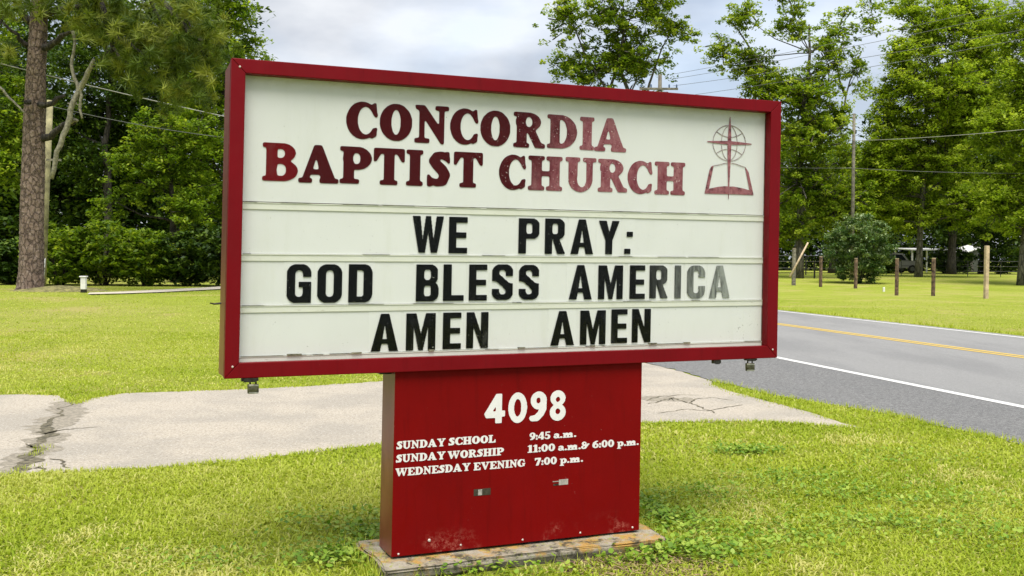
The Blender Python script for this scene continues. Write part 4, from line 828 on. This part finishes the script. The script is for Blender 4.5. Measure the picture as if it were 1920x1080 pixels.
# understorey bushes along the wood edge
def bush(name,label,cat,Y,px,py,rx,ry,leaf,ls,seed,nl=40,k=90,cl=.3,group=None,tsh=0.,nst=7):
    r=np.random.default_rng(seed); X0=PT(px,py,Y); b=np.array([X0[0],Y,GZ(X0[0],Y)]); s=F_PX/Y; rx/=s; H=ry*2/s
    root=empty(name,b); tag(root,label,cat,group); mb=MB(); C_=[];R_=[]
    for i in range(nst):
        a=i*6.283/nst+r.random(); e_=np.array([math.cos(a)*rx*.6,math.sin(a)*rx*.6,H*(.55+.3*r.random())]); mb.tube([[math.cos(a)*.1,math.sin(a)*.1,-.05],e_*[.5,.5,.5],e_],[.035,.025,.012],5)
    mb.build('stems',M['darkbark'],root)
    for i in range(k):
        d=r.normal(0,1,3); d/=np.linalg.norm(d); d*=.5+.62*r.random()**.6; p=np.array([d[0]*rx,d[1]*rx,H*.52+d[2]*H*.46]); p[2]=max(.15,p[2]); C_.append(p); R_.append(cl*(.6+.8*r.random()))
    C_=np.array(C_); tb=(r.random(len(C_))*.8+.2*(C_[:,2]/H)+tsh).clip(0,1); V,T=leaves(C_,np.array(R_),nl,ls,seed+9,.6,tb); V[:,2]=V[:,2].clip(.02,None)
    npmesh('foliage',V,np.arange(len(V)),4,LV[leaf],root,T); return root
for i,(px,rx,ry,lf,lab) in enumerate([(112,52,58,'mid','leafy wood-edge bush beside the foot of the pine'),(195,52,60,'mid','leafy wood-edge bush behind the small white marker post'),(275,50,52,'mid','low wood-edge bush right of the white marker post'),(350,52,50,'dark','dark low wood-edge bush above the pale path'),(425,50,56,'dark','wood-edge bush against the left side of the sign'),(20,40,40,'dark','low dark bush left of the pine trunk')]):
    bush('understorey_bush',lab,'bush',36.5+.4*(i%2),px,535,rx*1.15,ry,lf,.17,70+i,nl=24,k=240,cl=.22,group='bushes along the wood edge',tsh=-.28 if lf=='mid' else .0)
bush('garden_shrub','large rounded grey-green shrub among the timber posts','shrub',59,1610,541,55,64,'shrub',.15,80,nl=60,k=300,cl=.30,tsh=.0,nst=9)
for i,(px,rx,ry,lab) in enumerate([(1650,30,17,'low dark bush between the rounded shrub and the first brown post'),(1785,36,24,'dark bush at the foot of the black trunked tree'),(1875,38,28,'broad dark bush right of the tallest tan post')]):
    bush('understorey_bush',lab,'bush',84+i*.6,px,514,rx,ry,'dark',.26,60+i,nl=30,k=110,cl=.40,group='bushes under the far trees')
# the woods behind, read as one mass on each side
def mass(name,label,Y0,Y1,x0,x1,h0,h1,n,ls,seed,leaf='dark',gaps=()):
    r=np.random.default_rng(seed); x=r.uniform(x0,x1,n); y=r.uniform(Y0,Y1,n); top=h0+(h1-h0)*vnoise(x+400,y,7,seed); z=top*r.random(n)**.8
    keep=np.ones(n,bool)
    for (ga,gb_,za,zb) in gaps: keep&=~((x/y>ga)&(x/y<gb_)&((z-1.6)/y>za)&((z-1.6)/y<zb))
    x,y,z=x[keep],y[keep],z[keep]
    C_=np.stack([x,y,z+GZ(x,y)],1); V,T=leaves(C_,.9+.6*r.random(len(C_)),30,ls,seed+3,.7); V[:,2]=V[:,2].clip(.3,None)
    o=npmesh(name,V,np.arange(len(V)),4,LV[leaf],None,T); tag(o,label,'woods',None,'stuff')
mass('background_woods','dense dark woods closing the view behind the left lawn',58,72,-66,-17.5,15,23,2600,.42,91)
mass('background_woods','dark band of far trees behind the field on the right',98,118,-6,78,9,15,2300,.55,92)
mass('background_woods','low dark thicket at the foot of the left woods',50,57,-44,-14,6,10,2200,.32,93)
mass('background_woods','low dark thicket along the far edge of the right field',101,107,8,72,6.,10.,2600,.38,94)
mass('background_woods','distant pale tree line closing the far end of the road behind the sign',150,165,-95,14,9,14,1500,.75,95)
# the tall pine
def pine():
    Y=31; b=PT(56,545,Y); b=np.array([b[0],Y,GZ(b[0],Y)]); k=F_PX/Y
    root=empty('pine_tree',b); tag(root,'tall rough-barked pine trunk with dead stubs standing on the left lawn','pine tree')
    def Q(x,y,dy=0.): return PT(x,y,Y+dy)-b
    # trunk with flaking plates in relief
    pts=[(56,549,31),(57,538,26.5),(58,510,24.5),(59,450,23.5),(61,380,23),(63,300,22.5),(66,200,21),(68,120,19),(71,60,18),(74,0,17),(76,-90,14),(80,-200,9),(84,-290,3)]
    P=np.array([Q(x,y) for x,y,_ in pts]); rw=np.array([q/k for *_,q in pts]); P[0,2]=-.12; z=np.linspace(P[0,2],P[-1,2],420); nn=72
    cx=np.interp(z,P[:,2],P[:,0]); rr_=np.interp(z,P[:,2],rw)*(.90-.08*(z-z[0])/(z[-1]-z[0])); th=np.arange(nn)/nn*2*math.pi
    Z,TH=np.meshgrid(z,th,indexing='ij'); r=np.random.default_rng(4)
    # cell pattern
    cz=r.uniform(z[0],z[-1],6500); ct=r.uniform(0,2*math.pi,6500); D1=np.full(Z.shape,9.);D2=np.full(Z.shape,9.);ID=np.zeros(Z.shape)
    for a in range(6500):
        i0,i1=np.searchsorted(z,[cz[a]-.35,cz[a]+.35]); dt=(TH[i0:i1]-ct[a]+math.pi)%(2*math.pi)-math.pi; d=np.hypot((Z[i0:i1]-cz[a])*1.15,dt*.38)
        o1=D1[i0:i1]; lt=d<o1; D2[i0:i1]=np.where(lt,o1,np.minimum(D2[i0:i1],d)); ID[i0:i1]=np.where(lt,a,ID[i0:i1]); D1[i0:i1]=np.where(lt,d,o1)
    edge=((D2-D1)/.035).clip(0,1); hgt=r.random(6500)[ID.astype(int)]
    RR=rr_[:,None]*(1+.035*np.sin(3*TH+Z*.8)+.02*np.sin(5*TH-Z*1.7))+(edge*(.008+.022*hgt)-.008)
    fl=np.exp(-(Z-P[0,2])/.45)*.05*np.cos(5*TH+.6); RR=RR+fl
    V=np.stack([cx[:,None]+RR*np.cos(TH),RR*np.sin(TH),Z],-1).reshape(-1,3); i=np.arange(len(z)-1)[:,None]*nn; j=np.arange(nn)[None]; jn=(j+1)%nn
    npmesh('trunk',V,np.stack([i+j,i+jn,i+nn+jn,i+nn+j],-1).ravel(),4,M['pinebark'],root)
    mb=MB()
    def limb(pts,rs,m=0,n=7,seed=0):
        g=np.random.default_rng(seed+len(pts)); P_=[Q(*p) for p in pts]; out=[];R_=[]
        for a in range(len(P_)-1):
            for s in range(3): f=s/3; out.append(P_[a]*(1-f)+P_[a+1]*f+g.normal(0,.018,3)); R_.append((rs[a]*(1-f)+rs[a+1]*f)/k)
        out.append(P_[-1]);R_.append(rs[-1]/k); mb.tube(out,R_,n,m)
    limb([(72,262),(95,255,-.3),(112,240,-.5),(126,232,-.6),(140,229,-.7),(146,226,-.7)],[8,6.5,5.5,4.5,5,2]); limb([(60,195),(95,196,-.4),(108,184,-.5),(122,179,-.6)],[6,5,4,2.5]); limb([(58,192,-.45),(48,192,-.7)],[5,4])
    limb([(80,92),(100,82,-.4),(118,66,-.7),(138,58,-.9)],[7,6,4.5,2]); limb([(52,88),(30,64,-.3),(5,42,-.5)],[5,3.5,2]); limb([(60,45),(42,25),(20,-10),(0,-40)],[8,7,5,3])
    limb([(82,28),(110,18,-.5),(150,12,-1),(200,-5,-1.2),(250,-12,-1.5)],[7,6,5,4,3]); limb([(62,12,-.4),(30,14,-.7),(10,28,-.9),(-10,60,-1)],[4,3,2.5,1.5])
    limb([(78,-60),(140,-60,-1),(190,0,-1.4),(205,60,-1.6),(212,90,-1.7),(190,118,-1.8),(175,125,-1.9)],[9,7,6,5,4.5,3,2]); limb([(205,60,-1.6),(240,80,-1.8),(275,110,-2),(300,128,-2)],[4,3.5,2.5,1.5]); limb([(212,90,-1.7),(235,116,-1.8),(262,120,-2)],[3,2.5,1.5])
    limb([(78,-90),(180,-80,-.6),(270,-30,-1),(320,20,-1.2),(352,58,-1.3),(372,76,-1.4),(398,72,-1.4),(412,78,-1.4)],[9,8,6,5,4,3,2.2,1.5]); limb([(320,20,-1.2),(350,40,-1),(380,100,-1)],[3,2,1.5]); limb([(270,-30,-1),(300,40,-.6),(315,90,-.5),(340,140,-.4)],[4,3,2,1.2])
    limb([(68,210),(60,212,-.3)],[3,2]); 
    mb.build('dead_limb',M['darkbark'],root,True)
    mb=MB(); limb([(138,58,-.9),(140,90,-1),(134,120,-1),(144,160,-1),(153,180,-1),(148,200,-1),(154,222,-1)],[3,2.6,3,3.4,2.8,2.6,1.8],seed=3); limb([(176,112,-1.3),(166,135,-1.2),(150,165,-1),(134,206,-1),(124,240,-1),(108,285,-.9),(96,335,-.8)],[3,4.5,5,5,5,4.5,4],seed=4)
    limb([(126,232,-.62),(140,226,-.8),(146,228,-.8)],[3.5,4,2.5],seed=6); limb([(126,195,-1),(140,192,-1),(150,198,-1)],[1.5,1.2,.8])
    mb.build('lichened_branch',M['lichen'],root,True); mb=MB(); limb([(-15,148,-1),(15,180,-1),(46,212,-1)],[2.6,2.2,1.4],seed=8); mb.build('lichened_branch',M['lichen'],root,True)
    # needles
    r=np.random.default_rng(8); C_=[]
    for x,y,rx,ry,n in[(175,35,45,32,80),(250,55,60,42,150),(325,80,55,42,150),(372,120,40,32,80),(300,150,48,34,80),(240,125,40,28,60),(345,20,55,34,90),(12,15,34,30,50),(-6,100,22,28,24),(90,-40,70,30,60),(200,-30,90,30,90),(400,60,24,20,34),(390,165,26,22,26),(335,185,30,18,24),(130,20,30,18,30)]:
        for _ in range(int(n*.5)): a=r.normal(0,.66,2); C_.append(Q(x+a[0]*rx,y+a[1]*ry,r.uniform(-2.6,.6)))
    C_=np.array(C_); n=70; c=np.repeat(C_,n,0); ax=r.normal(0,1,(len(C_),3)); ax[:,2]=np.abs(ax[:,2])*.5; ax/=np.linalg.norm(ax,axis=1)[:,None]; ax=np.repeat(ax,n,0)
    d=r.normal(0,1,c.shape); d/=np.linalg.norm(d,axis=1)[:,None]; d=d*.85+ax*.75; d[:,2]-=.18; d/=np.linalg.norm(d,axis=1)[:,None]; c=c+ax*r.uniform(-.30,.06,(len(c),1)); L_=r.uniform(.22,.40,len(c))[:,None]
    w_=np.cross(d,r.normal(0,1,d.shape)); w_/=np.linalg.norm(w_,axis=1)[:,None]; V=np.stack([c-w_*.014,c+w_*.014,c+d*L_],1).reshape(-1,3)
    npmesh('needles',V,np.arange(len(V)),3,LV['needle'],root,np.repeat(np.repeat(r.random(len(C_)),n)*.75+r.random(len(c))*.25,3))
pine()
c_=GP(64,549); mb=MB(); n=28; ring=[(1.0,.0),(.85,.03),(.55,.09),(.2,.14)]
V=[];rq=random.Random(2)
for f,h in ring: V+=[(c_[0]+math.cos(i/n*6.283)*1.35*f*(1+.08*rq.random()),31+math.sin(i/n*6.283)*1.25*f,GZ(c_[0],31)+h+.004+(rq.random()*.02 if h else 0)) for i in range(n)]
F=[(a*n+i,a*n+(i+1)%n,(a+1)*n+(i+1)%n,(a+1)*n+i) for a in range(3) for i in range(n)]+[tuple(3*n+i for i in range(n))]
mb.add(V,F); M['duff']=simple('pine_straw',(.23,.21,.075),.95,0,.4,7,.8); o=mb.build('needle_mound',M['duff'],None,True); tag(o,'low brown-green mound of needles and grass round the pine',None,None,'structure')
# ---------------------------------------------------------------- poles, wires, posts
M['pole']=simple('weathered_pole',(.17,.155,.12),.9,0,.35,5,.5); M['poley']=simple('algae_stained_pole',(.34,.31,.17),.9,0,.3,3,.5); M['whitep']=simple('white_plastic',(.72,.72,.68),.5,0,.1,9); M['wire']=simple('bare_wire',(.16,.165,.16),.5,.3,.1,3); M['wirel']=simple('pale_insulated_wire',(.34,.34,.30),.6,0,.1,3)
M['ins']=simple('blue_grey_insulator',(.08,.13,.25),.3,0,.1,30)
Y=34; b=PT(78,541,Y); b[2]=GZ(b[0],Y); e1=empty('utility_pole',b); tag(e1,'leaning yellowish wooden pole close behind the pine trunk','utility pole')
top=PT(94,188,Y)-b; mb=MB(); mb.tube([(0,0,-.2),top*.5+[.0,0,0],top],[.13,.115,.10],12); mb.build('shaft',M['poley'],e1,True)
mb=MB(); q=PT(98,300,Y-.2)-b; mb.box(q[0]-.18,q[0]+.30,q[1]-.05,q[1]+.03,q[2]-.035,q[2]+.035); mb.build('step_bar',M['lichen'],e1)
mb=MB(); q=PT(80,540,Y-.15)-b; mb.tube([(q[0],q[1],.0),(q[0]+.06,q[1],1.0)],.045,8); mb.build('cable_guard',M['whitep'],e1,True)
def upole(base,topy,Y,r_,label,arm=None):
    b=PT(base,500,Y); b[2]=GZ(b[0],Y); e_=empty('utility_pole',b); tag(e_,label,'utility pole'); tp=PT(base,topy,Y)-b; mb=MB(); mb.tube([(0,0,-.2),(0,0,tp[2]*.5),(-.02,0,tp[2])],[r_,r_*.85,r_*.7],10); mb.build('shaft',M['pole'],e_,True)
    if arm:
        z=tp[2]-arm[2]; mb=MB(); mb.box(-arm[0],arm[1],-.16,-.05,z-.06,z+.06); mb.build('cross_arm',M['pole'],e_)
        for x in(-arm[0]+.1,-arm[0]*.45,arm[1]*.5,arm[1]-.08):
            mb=MB(); mb.tube([(x,-.1,z+.06),(x,-.1,z+.12),(x,-.1,z+.22),(x,-.1,z+.27)],[.03,.05,.05,.03],8); mb.build('insulator',M['ins'],e_)
        mb=MB(); mb.tube([(.28,-.12,z-.9),(.28,-.12,z-.2)],.19,12); mb.build('transformer',M['steel'],e_,True)
    return b,tp
bA,tA=upole(1234,140,60,.16,'utility pole with cross arm showing just above the sign top edge',(1.25,1.05,.86)); bB,tB=upole(1597,213,64,.13,'slim bare utility pole above the rounded shrub')
bC,tC=upole(2240,-210,34,.16,'utility pole beyond the right edge of the picture',(1.1,1.1,.3))
def wire(A,B,sag,r_,label,m='wire',grp=None):
    A=np.array(A);B=np.array(B); P=[A*(1-f)+B*f-np.array([0,0,sag*4*f*(1-f)]) for f in np.linspace(0,1,18)]; mb=MB(); mb.tube(P,r_,5); o=mb.build('overhead_wire',M[m],None); tag(o,label,'wire',grp); return o
for (y0,y1,Yb,nm) in((139,-8,40,'uppermost'),(148,10,39,'second highest'),(161,45,38,'third highest'),(183,62,37,'lowest')):
    a=PT(1262,y0,60); e_=PT(1920,y1,Yb); v_=e_-a; wire(a-v_*0.0,a+v_*1.45,.25,.011,nm+' of the four wires crossing the sky to the upper right',grp='wires in the sky at upper right')
wire(PT(1380,284,64.5),PT(1597,264,63.8),.05,.015,'service wire running left from the slim pole behind the sign'); wire(PT(1597,264,63.8),PT(2080,226,44),.15,.016,'single thick service wire running right from the slim pole','wirel')
wire(PT(1420,312,64.5),PT(1597,315,63.8),.05,.014,'thin lower wire running left from the slim pole'); wire(PT(1597,315,63.8),PT(1960,325,56),.1,.014,'thin lower wire running right from the slim pole')
wire(PT(-60,104,30),PT(640,262,42),.12,.017,'pale wire slanting down across the dark left woods','wirel'); wire(PT(90,198,34),PT(520,266,44),.2,.012,'faint lower wire slanting across the left woods')
# timber posts
M['postg']=simple('grey_timber',(.22,.20,.155),.9,0,.35,9,.5); M['postb']=simple('brown_timber',(.15,.095,.06),.85,0,.5,7,.5); M['postt']=simple('pale_tan_timber',(.52,.40,.26),.85,0,.2,7,.4)
def post(px,py0,py1,wpx,m,label,lean=0.,rz=.3,square=True):
    b=GP(px,py1); k=F_PX/b[1]; h=(py1-py0)/k; w_=wpx/k; e_=empty('timber_post',b,rz); tag(e_,label,'post','timber posts across the road'); mb=MB()
    if square: mb.box(-w_*.38,w_*.38,-w_*.38,w_*.38,-.05,h,b=.012)
    else: mb.tube([(0,0,-.05),(lean*.5,0,h*.5),(lean,0,h)],[w_/2,w_*.48,w_*.44],10)
    mb.build('shaft',M[m],e_); mb=MB(); mb.box(-w_*.36,w_*.36,-w_*.36,w_*.36,h+.001,h+.03,b=.008) if square else mb.tube([(lean,0,h+.001),(lean,0,h+.025)],w_*.36,10); mb.build('cap',M['postt'],e_); return b
post(1488,466,535,8,'postg','thick grey post nearest the right frame of the sign',square=False); post(1538.5,482,538,6,'postb','short brown post just left of the rounded shrub',rz=.5); post(1604,485,541,6.5,'postb','post standing in front of the rounded shrub',rz=.2); post(1681,486,554,7,'postb','first brown post right of the rounded shrub',rz=.75); post(1749.5,485,555,7,'postb','second brown post right of the rounded shrub',rz=.6); post(1848.5,462,560,9,'postt','tallest and palest tan post at the far right',rz=.15)
b=PT(1481,519,55); t_=PT(1515,455,55.6); mb=MB(); mb.tube([(0,0,0),(t_-b)],[.06,.05],6); o=mb.build('leaning_pole',M['postt'],None,True); o.location=b-np.array([0,0,0]); tag(o,'pale slanting pole propped against the grey post','pole')
b=GP(1527,522); mb=MB(); mb.box(-.045,.045,-.045,.045,0,1.05); o=mb.build('marker_stake',M['steel'],None); o.location=b; tag(o,'thin black stake between the grey and brown posts','stake')
mb=MB(); b=GP(1657,547); mb.box(-.05,.05,-.05,.05,-.02,.22,b=.02); o=mb.build('white_marker',M['whitep'],None); o.location=b; tag(o,'tiny white marker in the grass right of the shrub','marker')
b=GP(157,549); e_=empty('marker_post',b); tag(e_,'small white and grey marker post by the left lawn path','marker post'); mb=MB(); mb.box(-.075,.075,-.06,.06,.10,.46,b=.015); mb.build('casing',M['whitep'],e_); mb=MB(); mb.box(-.10,.10,-.085,.085,.46,.50,b=.012); mb.build('lid',M['whitep'],e_); mb=MB(); mb.box(-.07,.07,-.058,.058,-.02,.099); mb.build('foot',M['steel'],e_)
# rail fence far back
def fence(px0,px1,Y,label,h,rails,m,step=2.6,rr_=.03):
    a=PT(px0,500,Y);b_=PT(px1,500,Y); e_=empty('rail_fence',(a[0],Y,GZ(a[0],Y))); tag(e_,label,'fence'); L_=b_[0]-a[0]; n=int(L_/step)+1
    for i in range(n): mb=MB(); mb.tube([(i*step,0,-.1),(i*step,0,h)],rr_*1.3,6); mb.build('fence_post',M[m],e_)
    for z in rails: mb=MB(); mb.tube([(0,-.03,z),(L_/2,-.03,z-.01),(L_,-.03,z)],rr_*.8,5); mb.build('rail',M[m],e_)
M['fence_blk']=simple('black_fence_paint',(.03,.03,.028),.5,0,.2,9); M['galv']=simple('galvanised_wire',(.25,.26,.24),.5,.4,.2,9)
fence(1380,1580,74,'black rail fence behind the posts near the right frame of the sign',1.45,(1.42,1.0,.5),'fence_blk',rr_=.035); fence(1690,2060,72,'thin wire fence in the shade at the far right',1.15,(1.12,.75,.4),'fence_blk',2.4,.018)
# far yard: roofed shelter, parked truck, house
M['wroof']=simple('white_metal_roof',(.80,.80,.78),.4,0,.06,2); M['glassd']=simple('dark_window_glass',(.02,.025,.03),.08,0,.1,2); M['tyre']=simple('tyre_rubber',(.02,.02,.02),.9,0,.1,9); M['siding']=simple('dark_siding',(.06,.065,.055),.6,0,.06,2); M['croof']=simple('shingle_roof',(.10,.09,.08),.9,0,.2,4)
Y=93; a=PT(1724,500,Y); e_=empty('carport',(a[0],Y,GZ(a[0],Y))); tag(e_,'low white-roofed open carport glimpsed under the far trees','carport')
mb=MB(); mb.add([(-1.7,-2.2,2.15),(1.7,-2.2,2.15),(1.7,2.2,2.3),(-1.7,2.2,2.3),(-1.7,-2.2,2.05),(1.7,-2.2,2.05),(1.7,2.2,2.2),(-1.7,2.2,2.2)],[(0,1,2,3),(7,6,5,4),(0,4,5,1),(1,5,6,2),(2,6,7,3),(3,7,4,0)]); mb.build('roof',M['wroof'],e_)
for x in(-1.5,1.5):
    for y in(-2,2): mb=MB(); mb.box(x-.06,x+.06,y-.06,y+.06,0,2.05); mb.build('support_post',M['whitep'],e_)
a=PT(1668,500,Y-5); Yt=Y-5; e_=empty('parked_truck',(a[0],Yt,GZ(a[0],Yt)),.15); tag(e_,'white pickup truck half hidden behind the first brown post','truck')
mb=MB(); prof=[(-2.6,.45),(2.5,.45),(2.6,.75),(2.5,1.05),(1.3,1.12),(.7,1.75),(-.7,1.78),(-.95,1.15),(-2.6,1.12)]
n=len(prof); mb.add([(x,y,z) for y in(-.9,.9) for x,z in prof],[tuple(range(n)),tuple(range(2*n-1,n-1,-1))]+[(i,n+i,n+(i+1)%n,(i+1)%n) for i in range(n)]); M['truckp']=simple('dusty_white_paint',(.34,.34,.32),.4,0,.1,3); mb.build('body',M['truckp'],e_)
for x0,x1 in((-.75,-.05),(.03,.75)): mb=MB(); mb.add([(x0,-.915,1.15),(x1 if x1<0 else 1.05,-.915,1.15),(x1 if x1<0 else .62,-.915,1.62),(x0,-.915,1.62)],[(0,1,2,3)]); mb.build('side_window',M['glassd'],e_)
for x in(-1.7,1.6):
    for y in(-.88,.88): mb=MB(); mb.tube([(x,y-.1,.36),(x,y+.1,.36)],.36,16); w__=mb.build('wheel',M['tyre'],e_); mb=MB(); mb.tube([(x,y-.108,.36),(x,y+.108,.36)],.2,12); mb.build('rim',M['galv'],w__)
Yh=97; a=PT(1818,500,Yh); e_=empty('garden_shed',(a[0],Yh,GZ(a[0],Yh))); tag(e_,'small dark shed with a white roof glimpsed under the trees at right','shed')
mb=MB(); mb.add([(-.8,0,0),(.8,0,0),(.8,0,2.25),(-.8,0,1.75),(-.8,2.4,0),(.8,2.4,0),(.8,2.4,2.25),(-.8,2.4,1.75)],[(0,1,2,3),(7,6,5,4),(1,5,6,2),(4,0,3,7)]); mb.build('wall',M['siding'],e_)
mb=MB(); mb.add([(-.95,-.2,1.72),(.95,-.2,2.32),(.95,2.6,2.62),(-.95,2.6,2.02),(-.95,-.2,1.80),(.95,-.2,2.40),(.95,2.6,2.70),(-.95,2.6,2.10)],[(3,2,1,0),(4,5,6,7),(0,1,5,4),(1,2,6,5),(2,3,7,6),(3,0,4,7)]); mb.build('roof',M['wroof'],e_)
mb=MB(); mb.box(-.35,.35,-.03,-.001,.05,1.6); dr=mb.build('door',M['croof'],e_); mb=MB(); mb.box(.22,.26,-.06,-.031,.75,.9); mb.build('handle',M['galv'],dr)
